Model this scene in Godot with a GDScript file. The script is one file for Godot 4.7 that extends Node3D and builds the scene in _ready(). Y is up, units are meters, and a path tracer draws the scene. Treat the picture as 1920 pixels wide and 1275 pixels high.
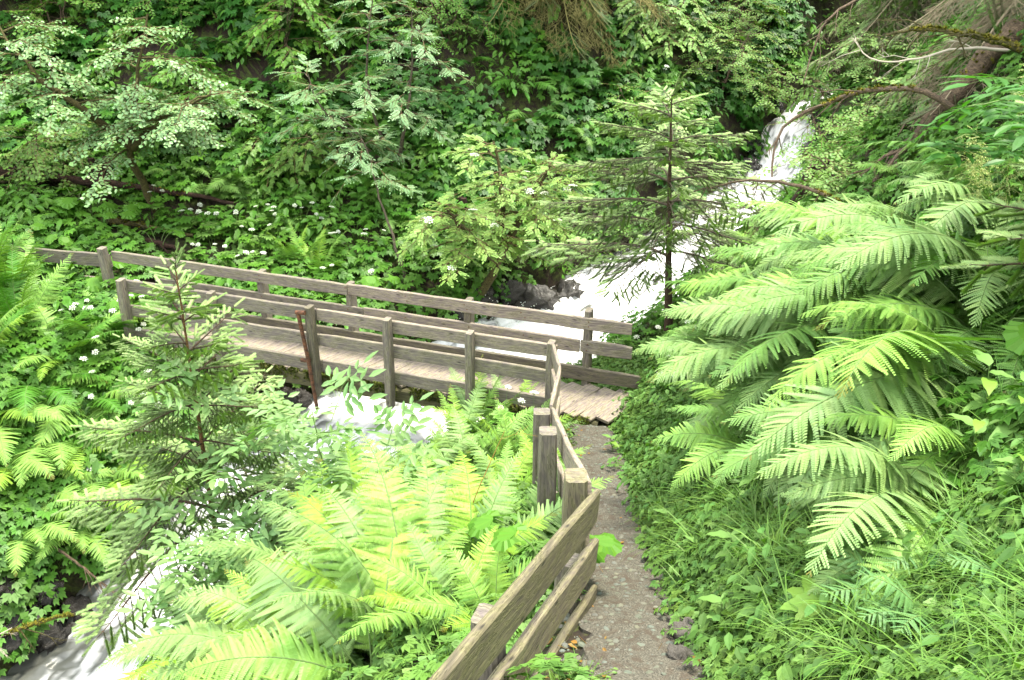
extends Node3D

const STREAM := [[7.2, -20.5, 1.3, 0.35], [6.1, -18.8, 1.2, 0.35], [5.4, -17.9, 1.1, 0.38], [5.1, -17.4, 0.5, 0.42], [4.5, -16.4, 0.25, 0.65], [3.6, -15.1, 0.0, 0.85], [2.1, -13.9, -0.4, 1.0], [0.9, -12.8, -0.72, 1.05], [-0.5, -11.6, -0.87, 1.1], [-1.9, -10.4, -1.0, 1.1], [-2.7, -9.5, -1.15, 1.0], [-3.3, -8.7, -1.4, 0.95], [-3.8, -7.9, -1.62, 0.85], [-4.15, -7.0, -1.85, 0.9], [-4.7, -6.0, -2.05, 1.0], [-6, -4.4, -2.35, 1.1], [-8, -2, -2.9, 1.2]]   # x, z, water level, half width
const TRAIL := [[0.75, 1.5, 4.4], [0.72, 0.0, 3.85], [0.66, -1.5, 3.1], [0.62, -3.0, 2.3], [0.66, -4.1, 1.75], [0.68, -5.3, 1.22], [0.74, -6.2, 0.88], [0.82, -7.5, 0.42], [0.95, -8.8, -0.03], [1.0, -9.5, -0.16]]      # x, z, height
const CONTROL := [[0.1, -4.1, 1.65], [0.1, -5.3, 1.1], [0.15, -6.2, 0.75], [0.2, -7.5, 0.3], [0.3, -8.8, -0.1], [0.1, -3, 2.2], [0, -1.5, 3.0], [0, 0, 3.7], [-1.3, -5.3, 0.45], [-1.2, -3.5, 1.1], [-2.4, -5.4, -0.35], [-0.5, -7.0, 0.1], [-0.9, -8.4, -0.45], [-1.6, -7.3, -0.35], [-2.7, -6.9, -0.75], [-3.2, -5.2, -0.9], [-2.2, -2.5, 0.6], [-4.5, -3.4, -1.6], [1.35, -2.5, 2.95], [1.3, -4.2, 2.05], [1.35, -6.2, 1.15], [1.5, -7.8, 0.5], [1.7, -2.3, 3.3], [2.0, -4.2, 2.6], [2.2, -6, 1.9], [2.4, -7.8, 1.3], [2.0, -9.4, 0.35], [2.0, -10.8, 0.1], [1.3, -10.2, -0.1], [2.9, -4.3, 3.3], [3.2, -6, 2.9], [3.2, -9.3, 1.7], [4.2, -7.3, 3.3], [4.9, -9.4, 3.7], [3.3, -11, 1.2], [3.6, -12.6, 0.7], [5.2, -12.5, 2.6], [5.2, -14.6, 1.2], [6.3, -11, 4.6], [6.6, -15.3, 2.6], [7, -17, 2.6], [5, -3, 5.6], [8, -7, 7], [9, -13, 7], [12, -5, 11], [14, -15, 12], [-4.9, -10.9, -0.05], [-5.6, -10.6, 0.0], [-6.4, -11.6, 0.1], [-5.0, -9.5, -0.7], [-5.4, -8.5, -0.75], [-6.2, -7.5, -0.9], [-7, -9, 0], [-8.5, -6, 0.0], [-7.5, -4.5, -1.4], [-10, -10, 1.0], [-10, -4, -0.5], [-3.8, -13.4, 0.05], [-5.4, -13.9, 0.45], [-2.3, -12.9, -0.15], [-0.8, -13.2, -0.3], [-7.5, -13.5, 0.7], [0.3, -14, -0.15], [1.6, -15.2, 0.3], [-3.4, -15.2, 0.9], [-0.6, -15.2, 0.6], [-6, -15.4, 1.1], [-8.5, -15.4, 1.3], [2.4, -16.4, 0.9], [3.6, -17.4, 1.3], [4.4, -19, 1.9], [-3.6, -16.5, 2.1], [-0.5, -16.7, 2.0], [-7, -16.7, 2.2], [2.2, -18, 2.2], [-10, -17, 2.6], [-3.6, -18, 3.5], [0, -18.3, 3.5], [-8, -18.3, 3.7], [3, -19.8, 3.7], [6, -22, 4], [8.3, -19.5, 3.6], [-4, -24, 8], [3, -26, 9], [-12, -24, 8.5], [10, -25, 9], [-18, -14, 6], [-16, -6, 3], [-4, -34, 15], [10, -36, 17], [-20, -30, 15], [20, -22, 16], [20, -8, 17], [-8, 4, -1.5], [-16, 4, 2], [0, 6, 6.0], [6, 6, 9.5], [14, 6, 15]] # x, z, height of the ground

var used := {}
var M := {}
var solved := PackedFloat64Array()
var heights := PackedFloat32Array()
var gx := PackedFloat32Array()
var gz := PackedFloat32Array()
var rng := RandomNumberGenerator.new()
var rough := FastNoiseLite.new()
var to_label := []
var fronds := {}
var S := {}


# ---------------------------------------------------------------- helpers
class MB:
	var v := PackedVector3Array()
	var n := PackedVector3Array()
	var c := PackedColorArray()

	func tri(a: Vector3, b: Vector3, d: Vector3, nn: Vector3, col: Color) -> void:
		v.append(a)
		if (b - a).cross(d - a).dot(nn) > 0.0:
			v.append(d)
			v.append(b)
		else:
			v.append(b)
			v.append(d)
		n.append(nn)
		n.append(nn)
		n.append(nn)
		c.append(col)
		c.append(col)
		c.append(col)

	func tri3(a: Vector3, b: Vector3, d: Vector3, na: Vector3, nb: Vector3, nd: Vector3, ca: Color, cb: Color, cd: Color) -> void:
		if (b - a).cross(d - a).dot(na + nb + nd) > 0.0:
			v.append_array(PackedVector3Array([a, d, b]))
			n.append_array(PackedVector3Array([na, nd, nb]))
			c.append_array(PackedColorArray([ca, cd, cb]))
		else:
			v.append_array(PackedVector3Array([a, b, d]))
			n.append_array(PackedVector3Array([na, nb, nd]))
			c.append_array(PackedColorArray([ca, cb, cd]))

	func quad(a: Vector3, b: Vector3, d: Vector3, e: Vector3, nn: Vector3, col: Color) -> void:
		tri(a, b, d, nn, col)
		tri(a, d, e, nn, col)

	func tube(pts: PackedVector3Array, radii: PackedFloat32Array, sides: int, col: Color, capped := true) -> void:
		var rings := []
		var norms := []
		var side := Vector3.UP
		for k in pts.size():
			var t: Vector3 = (pts[mini(k + 1, pts.size() - 1)] - pts[maxi(k - 1, 0)]).normalized()
			if k == 0:
				side = t.cross(Vector3(0.31, 0.9, 0.2)).normalized()
			side = (side - t * side.dot(t)).normalized()
			var other := t.cross(side)
			var ring := PackedVector3Array()
			var nrm := PackedVector3Array()
			for j in sides:
				var a := TAU * j / sides
				var d := side * cos(a) + other * sin(a)
				ring.append(pts[k] + d * radii[k])
				nrm.append(d)
			rings.append(ring)
			norms.append(nrm)
		for k in pts.size() - 1:
			for j in sides:
				var q := (j + 1) % sides
				tri3(rings[k][j], rings[k][q], rings[k + 1][q], norms[k][j], norms[k][q], norms[k + 1][q], col, col, col)
				tri3(rings[k][j], rings[k + 1][q], rings[k + 1][j], norms[k][j], norms[k + 1][q], norms[k + 1][j], col, col, col)
		if capped:
			for e in [0, pts.size() - 1]:
				var t: Vector3 = (pts[e] - pts[1 if e == 0 else e - 1]).normalized()
				for j in range(1, sides - 1):
					tri(rings[e][0], rings[e][j], rings[e][j + 1], t, col)

	# an ovate leaf, folded along its midrib
	func leaf(base: Vector3, dir: Vector3, up: Vector3, length: float, width: float, col: Color, fold := 0.25, droop := 0.2) -> void:
		var side := dir.cross(up).normalized()
		up = side.cross(dir).normalized()
		var m1 := base + dir * length * 0.34 - up * fold * width * 0.3
		var m2 := base + dir * length * 0.7 - up * (fold * width * 0.25 + droop * length * 0.35)
		var tip := base + dir * length * 0.97 - up * droop * length
		for s in [-1.0, 1.0]:
			var a: Vector3 = base + dir * length * 0.3 + side * s * width * 0.5
			var b: Vector3 = base + dir * length * 0.66 + side * s * width * 0.4 - up * droop * length * 0.3
			var n1: Vector3 = (up - side * s * fold).normalized()
			tri(base, a, m1, n1, col)
			tri(a, b, m2, n1, col)
			tri(a, m2, m1, n1, col)
			tri(b, tip, m2, (n1 + dir * droop).normalized(), col)

	func blade(base: Vector3, dir: Vector3, up: Vector3, length: float, width: float, col: Color, fold: float, droop: float, tooth := 0.0) -> void:
		var side := dir.cross(up).normalized()
		up = side.cross(dir).normalized()
		var n_st := 12
		for s in [-1.0, 1.0]:
			var prev := []
			for k in n_st + 1:
				var f := float(k) / n_st
				var w := width * 0.5 * pow(sin(PI * pow(f, 0.72)), 0.85) * (1.0 - 0.25 * f)
				if k % 2 == 1:
					w *= 1.0 - tooth
				var mid := base + dir * length * f - up * droop * length * f * f
				var slope := (dir - up * 2.0 * droop * f).normalized()
				var nu := side.cross(slope).normalized()
				var out: Vector3 = mid + side * s * w + nu * (fold * w * (1.0 - 0.35 * w / width) + 0.004 * sin(f * 17.0))
				var nn: Vector3 = (nu - side * s * fold).normalized()
				if prev:
					tri3(prev[0], prev[1], out, nu, prev[2], nn, col * 1.0, col, col)
					tri3(prev[0], out, mid, nu, nn, nu, col, col, col)
				prev = [mid, out, nn]

	func mesh() -> ArrayMesh:
		return add(ArrayMesh.new())

	func add(m: ArrayMesh) -> ArrayMesh:
		var a := []
		a.resize(Mesh.ARRAY_MAX)
		a[Mesh.ARRAY_VERTEX] = v
		a[Mesh.ARRAY_NORMAL] = n
		a[Mesh.ARRAY_COLOR] = c
		m.add_surface_from_arrays(Mesh.PRIMITIVE_TRIANGLES, a)
		return m


func numbered(called: String) -> String:
	used[called] = used.get(called, -1) + 1
	return called if used[called] == 0 else "%s_%03d" % [called, used[called]]


func tag(o: Node3D, label: String, category: String, group := "", kind := "") -> Node3D:
	if label:
		o.set_meta("label", label)
	if category:
		o.set_meta("category", category)
	if group:
		o.set_meta("group", group)
	if kind:
		o.set_meta("kind", kind)
	return o


func thing(called: String, label: String, category: String, at: Vector3, group := "") -> Node3D:
	var o := Node3D.new()
	o.name = numbered(called)
	add_child(o)
	o.position = at
	return tag(o, label, category, group)


func part(called: String, mesh: Mesh, mats, parent: Node3D, tr := Transform3D()) -> MeshInstance3D:
	var o := MeshInstance3D.new()
	o.name = numbered(called) if parent == self else called
	o.mesh = mesh
	if mats is Array:
		for k in mats.size():
			o.set_surface_override_material(k, mats[k])
	else:
		o.material_override = mats
	o.transform = tr
	parent.add_child(o, true)
	return o


func many(called: String, mesh: Mesh, mat, places: Array, parent: Node3D = self) -> MultiMeshInstance3D:
	var mm := MultiMesh.new()
	mm.transform_format = MultiMesh.TRANSFORM_3D
	mm.use_colors = true
	mm.mesh = mesh
	mm.instance_count = places.size()
	for k in places.size():
		mm.set_instance_transform(k, places[k])
		var g := rng.randf_range(0.72, 1.0)
		mm.set_instance_color(k, Color(g * rng.randf_range(0.82, 1.0), g, g * rng.randf_range(0.8, 1.0)))
	var o := MultiMeshInstance3D.new()
	o.name = numbered(called) if parent == self else called
	o.multimesh = mm
	o.material_override = mat
	parent.add_child(o, true)
	o.set_meta("kind", "stuff")
	return o


func lin(r: float, g: float, b: float) -> Color:
	return Color(r, g, b).linear_to_srgb()


func leafy(called: String, r: float, g: float, b: float, glow := 0.55, shine := 0.48) -> StandardMaterial3D:
	var m := StandardMaterial3D.new()
	m.resource_name = called
	m.albedo_color = lin(r, g, b)
	m.vertex_color_use_as_albedo = true
	m.roughness = shine
	m.metallic_specular = 0.4
	m.backlight_enabled = true
	m.backlight = Color(0.92 * glow, glow, 0.5 * glow)
	m.cull_mode = BaseMaterial3D.CULL_DISABLED
	M[called] = m
	return m


func plain(called: String, r: float, g: float, b: float, roughness := 0.85) -> StandardMaterial3D:
	var m := StandardMaterial3D.new()
	m.resource_name = called
	m.albedo_color = lin(r, g, b)
	m.vertex_color_use_as_albedo = true
	m.roughness = roughness
	M[called] = m
	return m


func rnd(a: float, b: float) -> float:
	return rng.randf_range(a, b)


func shade(spread := 0.25) -> Color:
	var g := rng.randf_range(1.0 - spread, 1.0)
	return Color(g * rng.randf_range(0.85, 1.0), g, g * rng.randf_range(0.8, 1.0))


# ---------------------------------------------------------------- the lie of the land
func along(poly: Array, x: float, z: float) -> Array:
	var best := [1e9, null, 0.0]
	for k in poly.size() - 1:
		var a: Array = poly[k]
		var b: Array = poly[k + 1]
		var dx: float = b[0] - a[0]
		var dz: float = b[1] - a[1]
		var f := clampf(((x - a[0]) * dx + (z - a[1]) * dz) / (dx * dx + dz * dz), 0.0, 1.0)
		var ex: float = x - a[0] - dx * f
		var ez: float = z - a[1] - dz * f
		var e := sqrt(ex * ex + ez * ez)
		if e < best[0]:
			var at := []
			for j in a.size():
				at.append(lerpf(a[j], b[j], f))
			best = [e, at, dx * ez - dz * ex]
	return best


func solve_ground() -> void:
	var n := CONTROL.size()
	var w := n + 4
	var a := []
	for i in n + 3:
		var row := PackedFloat64Array()
		row.resize(w)
		a.append(row)
	for i in n:
		for j in n:
			var r2: float = (CONTROL[i][0] - CONTROL[j][0]) ** 2 + (CONTROL[i][1] - CONTROL[j][1]) ** 2
			a[i][j] = 0.5 * r2 * log(r2) if r2 > 1e-9 else 0.3
		a[i][n] = 1.0
		a[i][n + 1] = CONTROL[i][0]
		a[i][n + 2] = CONTROL[i][1]
		a[n][i] = 1.0
		a[n + 1][i] = CONTROL[i][0]
		a[n + 2][i] = CONTROL[i][1]
		a[i][w - 1] = CONTROL[i][2]
	for p in n + 3:
		var best := p
		for r in range(p + 1, n + 3):
			if absf(a[r][p]) > absf(a[best][p]):
				best = r
		var swap: PackedFloat64Array = a[p]
		a[p] = a[best]
		a[best] = swap
		var top: PackedFloat64Array = a[p]
		for r in range(p + 1, n + 3):
			var row: PackedFloat64Array = a[r]
			var f := row[p] / top[p]
			if f != 0.0:
				for k in range(p, w):
					row[k] -= f * top[k]
				a[r] = row
	solved.resize(n + 3)
	for p in range(n + 2, -1, -1):
		var sum: float = a[p][w - 1]
		for k in range(p + 1, n + 3):
			sum -= a[p][k] * solved[k]
		solved[p] = sum / a[p][p]


func raw_ground(x: float, z: float) -> float:
	var n := CONTROL.size()
	var h := solved[n] + solved[n + 1] * x + solved[n + 2] * z
	for i in n:
		var c: Array = CONTROL[i]
		var r2: float = (c[0] - x) * (c[0] - x) + (c[1] - z) * (c[1] - z)
		if r2 > 1e-9:
			h += solved[i] * 0.5 * r2 * log(r2)
	h += rough.get_noise_2d(x * 1.0, z * 1.0) * 0.12 + rough.get_noise_2d(x * 5.0, z * 5.0) * 0.05
	var s := along(STREAM, x, z)
	var bed: float = s[1][2] - 0.3
	h = lerpf(bed, h, smoothstep(s[1][3] * 0.75, s[1][3] + 0.55, s[0]))
	var p := along(TRAIL, x, z)
	h = lerpf(p[1][2] + rough.get_noise_2d(x * 9.0, z * 9.0) * 0.02, h, smoothstep(0.28, 0.62, p[0]))
	var q := Vector3(x, 0, z) - B0
	if q.dot(BU) > -0.6 and q.dot(BU) < 6.45 and q.dot(BN) > -0.12 and q.dot(BN) < 0.9:
		h = minf(h, -0.13)
	return h


func spaced(lo: float, hi: float, a: float, b: float, fine: float) -> PackedFloat32Array:
	var out := PackedFloat32Array()
	var x := a
	while x < b:
		out.append(x)
		x += fine
	var step := fine
	while x < hi:
		out.append(x)
		step *= 1.35
		x += step
	out.append(hi)
	step = fine
	x = a
	var front := PackedFloat32Array()
	while x > lo:
		step *= 1.35
		x -= step
		front.append(maxf(x, lo))
	front.reverse()
	front.append_array(out)
	return front


func h(x: float, z: float) -> float:
	var i := clampi(gx.bsearch(x) - 1, 0, gx.size() - 2)
	var j := clampi(gz.bsearch(z) - 1, 0, gz.size() - 2)
	var fx := clampf((x - gx[i]) / (gx[i + 1] - gx[i]), 0.0, 1.0)
	var fz := clampf((z - gz[j]) / (gz[j + 1] - gz[j]), 0.0, 1.0)
	var w := gx.size()
	return lerpf(lerpf(heights[j * w + i], heights[j * w + i + 1], fx), lerpf(heights[(j + 1) * w + i], heights[(j + 1) * w + i + 1], fx), fz)


func on(x: float, z: float, lift := 0.0) -> Vector3:
	return Vector3(x, h(x, z) + lift, z)


func slope_up(x: float, z: float) -> Vector3:
	return Vector3(h(x - 0.15, z) - h(x + 0.15, z), 0.3, h(x, z - 0.15) - h(x, z + 0.15)).normalized()


# ---------------------------------------------------------------- textures
func picture(size: int, f: Callable) -> ImageTexture:
	var im := Image.create(size, size, false, Image.FORMAT_RGB8)
	for y in size:
		for x in size:
			im.set_pixel(x, y, f.call(x, y))
	return ImageTexture.create_from_image(im)


func noise(freq: float, octaves: int, n_seed: int) -> FastNoiseLite:
	var f := FastNoiseLite.new()
	f.noise_type = FastNoiseLite.TYPE_SIMPLEX_SMOOTH
	f.frequency = freq
	f.fractal_octaves = octaves
	f.seed = n_seed
	return f


# seamless: the plane wrapped on a torus
func wrapped(f: FastNoiseLite, x: int, y: int, size: int, rx: float, ry: float) -> float:
	var a := TAU * x / size
	var b := TAU * y / size
	return f.get_noise_3d(cos(a) * rx + 7.0, sin(a) * rx + cos(b) * ry, sin(b) * ry + 3.0 + cos(a) * rx * 0.37)


func make_materials() -> void:
	var g1 := noise(1.0, 3, 11)
	var g2 := noise(1.0, 2, 12)
	var g3 := noise(1.0, 3, 13)
	var grain := picture(384, func(x: int, y: int) -> Color:
		var fine := wrapped(g1, x, y, 384, 1.4, 48.0)
		var wide := wrapped(g2, x, y, 384, 0.7, 5.0)
		var patch := wrapped(g3, x, y, 384, 1.3, 1.6)
		var k := clampf(0.74 + fine * 0.22 + wide * 0.16 + patch * 0.14, 0.1, 1.0)
		var crack := 1.0 if fine > -0.5 else 0.55
		k *= crack
		for q in [[60, 80], [210, 300], [330, 150], [120, 220], [290, 40]]:
			var dx: float = (x - q[0]) / 9.0
			var dy: float = (y - q[1]) / 6.0
			k *= 1.0 - 0.55 * exp(-(dx * dx + dy * dy))
		if patch > 0.28 and fine > 0.05:
			k *= 0.72
		var warm := clampf(0.5 + patch * 0.9, 0.0, 1.0)
		return Color(k, k * lerpf(0.95, 0.99, warm), k * lerpf(0.84, 0.95, 1.0 - warm)))
	var tints := [[0.39, 0.365, 0.335], [0.32, 0.30, 0.275], [0.46, 0.415, 0.385], [0.25, 0.235, 0.195], [0.49, 0.44, 0.405], [0.26, 0.245, 0.165], [0.33, 0.31, 0.225]]
	for k in tints.size():
		var m := plain("weathered_wood_%d" % k, tints[k][0], tints[k][1], tints[k][2], 0.8)
		m.vertex_color_use_as_albedo = false
		m.albedo_texture = grain
		m.uv1_triplanar = true
		m.uv1_scale = Vector3(0.9, 2.2, 2.2)
		m.uv1_offset = Vector3(0.21 * k, 0.37 * k, 0.13 * k)
		m.heightmap_enabled = true
		m.heightmap_texture = grain
		m.heightmap_scale = 0.5
	var mossy := plain("mossy_wood", 0.15, 0.15, 0.075, 0.9)
	mossy.vertex_color_use_as_albedo = false
	mossy.albedo_texture = grain
	mossy.uv1_triplanar = true
	mossy.uv1_scale = Vector3(0.9, 2.2, 2.2)
	# bark
	var bk := picture(256, func(x: int, y: int) -> Color:
		var k := clampf(0.62 + wrapped(g1, x, y, 256, 3.0, 9.0) * 0.5 + wrapped(g3, x, y, 256, 1.5, 2.0) * 0.3, 0.12, 1.0)
		return Color(k, k * 0.93, k * 0.84))
	for b in [["bark", 0.30, 0.245, 0.19], ["mossy_bark", 0.17, 0.17, 0.05], ["grey_bark", 0.26, 0.24, 0.2], ["rotten_wood", 0.10, 0.055, 0.035], ["spruce_bark", 0.16, 0.105, 0.07], ["young_bark", 0.36, 0.21, 0.09]]:
		var m := plain(b[0], b[1], b[2], b[3], 0.9)
		m.vertex_color_use_as_albedo = false
		m.albedo_texture = bk
		m.uv1_triplanar = true
		m.uv1_scale = Vector3(3, 3, 3)
		m.heightmap_enabled = true
		m.heightmap_texture = bk
		m.heightmap_scale = 1.0
	# soil, litter and moss
	var s1 := noise(1.0, 5, 21)
	var s2 := noise(1.0, 3, 22)
	var soil := picture(512, func(x: int, y: int) -> Color:
		var a := wrapped(s1, x, y, 512, 9.0, 9.0)
		var b := wrapped(s2, x, y, 512, 2.0, 2.0)
		var c := Color(0.10, 0.07, 0.05).lerp(Color(0.23, 0.175, 0.12), clampf(0.45 + a, 0.0, 1.0))
		return c.lerp(Color(0.20, 0.27, 0.07).lerp(Color(0.30, 0.36, 0.12), clampf(0.5 + a, 0.0, 1.0)), smoothstep(-0.05, 0.25, b + a * 0.4) * 0.9))
	var sm := plain("forest_soil", 1, 1, 1, 0.95)
	sm.vertex_color_use_as_albedo = false
	sm.albedo_texture = soil
	sm.uv1_triplanar = true
	sm.uv1_world_triplanar = true
	sm.uv1_scale = Vector3(0.55, 0.55, 0.55)
	sm.heightmap_enabled = true
	sm.heightmap_texture = soil
	sm.heightmap_scale = 3.0
	var grit := picture(512, func(x: int, y: int) -> Color:
		var a := wrapped(s1, x, y, 512, 16.0, 16.0)
		var b := wrapped(s2, x, y, 512, 1.6, 1.6)
		var c := Color(0.22, 0.21, 0.18).lerp(Color(0.50, 0.485, 0.43), clampf(0.40 + a * 1.3, 0.0, 1.0))
		return c.lerp(Color(0.26, 0.215, 0.17), smoothstep(0.0, 0.35, b) * 0.65))
	var pm := plain("trodden_gravel", 1, 1, 1, 0.95)
	pm.vertex_color_use_as_albedo = false
	pm.albedo_texture = grit
	pm.uv1_triplanar = true
	pm.uv1_world_triplanar = true
	pm.uv1_scale = Vector3(1.1, 1.1, 1.1)
	pm.heightmap_enabled = true
	pm.heightmap_texture = grit
	pm.heightmap_scale = 2.0
	var rk := picture(256, func(x: int, y: int) -> Color:
		var a := wrapped(s1, x, y, 256, 4.0, 4.0)
		var c := Color(0.30, 0.29, 0.275).lerp(Color(0.60, 0.58, 0.55), clampf(0.4 + a, 0.0, 1.0))
		return c)
	for b in [["wet_rock", 0.22, 0.21, 0.2, 0.25], ["dry_rock", 1.0, 0.97, 0.92, 0.8]]:
		var m := plain(b[0], b[1], b[2], b[3], b[4])
		m.vertex_color_use_as_albedo = false
		m.albedo_texture = rk
		m.uv1_triplanar = true
		m.uv1_scale = Vector3(1.6, 1.6, 1.6)
		m.heightmap_enabled = true
		m.heightmap_texture = rk
		m.heightmap_scale = 2.0
	var rust := plain("rusty_iron", 0.27, 0.13, 0.07, 0.8)
	rust.albedo_texture = bk
	rust.uv1_triplanar = true
	rust.vertex_color_use_as_albedo = false
	var wa := plain("stream_water", 1, 1, 1, 0.32)
	wa.metallic_specular = 0.5
	plain("spray_drops", 0.9, 0.9, 0.9, 0.4)
	plain("pebble", 0.155, 0.15, 0.13, 0.9)
	plain("dead_twig", 0.27, 0.225, 0.14, 0.9)
	plain("olive_twig", 0.21, 0.19, 0.06, 0.9)
	plain("pale_twig", 0.42, 0.37, 0.29, 0.85)
	plain("green_stem", 0.12, 0.2, 0.05, 0.7)
	plain("brown_stem", 0.2, 0.12, 0.06, 0.8)
	leafy("moss", 0.17, 0.19, 0.03, 0.4, 0.9)
	leafy("golden_moss", 0.33, 0.27, 0.035, 0.4, 0.9)
	leafy("fern_bright", 0.245, 0.42, 0.085)
	leafy("fern_lime", 0.275, 0.45, 0.055)
	leafy("fern_mid", 0.165, 0.305, 0.07)
	leafy("fern_pale", 0.245, 0.37, 0.125)
	leafy("fern_deep", 0.05, 0.165, 0.02)
	leafy("fern_rich", 0.085, 0.235, 0.022)
	leafy("fern_dry", 0.30, 0.17, 0.04, 0.5)
	leafy("herb_deep", 0.045, 0.145, 0.016)
	leafy("herb_mid", 0.115, 0.255, 0.03)
	leafy("herb_pale", 0.19, 0.32, 0.075)
	leafy("big_leaf", 0.14, 0.31, 0.035, 0.9)
	leafy("broad_leaf", 0.17, 0.31, 0.075, 0.8, 0.6)
	leafy("feathery_leaf", 0.14, 0.27, 0.095)
	leafy("lime_leaf", 0.23, 0.39, 0.06, 0.9)
	leafy("round_leaf", 0.235, 0.385, 0.165, 0.6, 0.34)
	leafy("maple_leaf", 0.13, 0.275, 0.035, 0.8, 0.42)
	leafy("rowan_leaf", 0.2, 0.335, 0.155, 0.6, 0.36)
	leafy("rowan_lime", 0.25, 0.38, 0.10, 0.7, 0.45)
	leafy("elder_leaf", 0.24, 0.38, 0.15, 0.8, 0.42)
	leafy("ash_leaf", 0.085, 0.235, 0.045, 0.9, 0.4)
	leafy("bush_leaf", 0.17, 0.30, 0.06, 0.7)
	leafy("needle_old", 0.17, 0.22, 0.10, 0.25, 0.55)
	leafy("needle_new", 0.36, 0.5, 0.19, 0.5, 0.5)
	leafy("grass", 0.19, 0.32, 0.06, 0.7)
	leafy("petal", 0.8, 0.8, 0.74, 0.5, 0.7)
	leafy("cream_plume", 0.6, 0.62, 0.27, 0.6, 0.8)


# ---------------------------------------------------------------- plant pieces
func make_frond(length: float, width: float, pairs: int, a0: float, a1: float, brown := 0.0) -> ArrayMesh:
	var m := MB.new()
	var stem := MB.new()
	var pts := PackedVector3Array()
	var radii := PackedFloat32Array()
	var angs := []
	var p := Vector3.ZERO
	var bend := rnd(-0.12, 0.12)
	var n := 26
	for k in n + 1:
		var s := float(k) / n
		var a := deg_to_rad(lerpf(a0, a1, pow(s, 1.15)))
		pts.append(p)
		angs.append(a)
		radii.append(lerpf(0.0055, 0.001, s))
		p += Vector3(cos(a), sin(a), bend * s) * length / n
	stem.tube(pts, radii, 4, Color.WHITE, false)
	for k in pairs:
		var s := 0.15 + 0.85 * (k + 0.3) / pairs
		var prof := 0.0
		if s < 0.42:
			prof = lerpf(0.42, 1.0, smoothstep(0.12, 0.42, s))
		else:
			prof = pow(1.0 - (s - 0.42) / 0.58, 0.8)
		var w := width * 0.5 * prof + 0.004
		for side in [-1.0, 1.0]:
			var f: float = clampf((s + side * 0.006) * n, 0.0, n - 0.001)
			var at := pts[int(f)].lerp(pts[int(f) + 1], f - int(f))
			var a: float = angs[int(f)]
			var t := Vector3(cos(a), sin(a), 0)
			var nor := Vector3(-sin(a), cos(a), 0)
			var sw := rnd(0.1, 0.36) + 0.75 * pow(s, 3.0)
			var out: Vector3 = Vector3(0, 0, side)
			var lift := rnd(-0.28, 0.1)
			var dir := (out * cos(sw) + t * sin(sw) + nor * lift).normalized()
			var w2 := w * rnd(0.82, 1.06)
			var cnt := clampi(int(w2 / 0.0078), 3, 28)
			var sp := w2 / cnt
			var tw := rnd(-0.25, 0.25)
			var pn := (nor + t * tw - out * lift * 0.6).normalized()
			var col := shade(0.16)
			if s > 1.0 - brown * rnd(0.5, 1.0):
				col = Color(1.0, 0.62, 0.35) * rnd(0.5, 0.8)
			if brown > 0.0 and rng.randf() < 0.06:
				continue
			var curl := rnd(0.05, 0.4)
			for j in cnt:
				var u := (j + 0.5) / cnt
				var q := at + dir * w2 * u - pn * curl * u * u * w2
				var hw := w2 * 0.085 * pow(1.0 - u, 0.6) + 0.0035
				for e in [-1.0, 1.0]:
					var ed: Vector3 = (t * e + dir * 0.45).normalized()
					var tip: Vector3 = q + ed * hw
					var nn: Vector3 = (pn + ed * rnd(-0.05, 0.3)).normalized()
					var b0: Vector3 = q - dir * sp * 0.5
					var b1: Vector3 = q + dir * sp * 0.48
					m.tri(b0, b1, tip - dir * sp * 0.40, nn, col)
					m.tri(b1, tip - dir * sp * 0.40, tip + dir * sp * 0.28, nn, col)
	var mesh := m.mesh()
	return stem.add(mesh)


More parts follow.
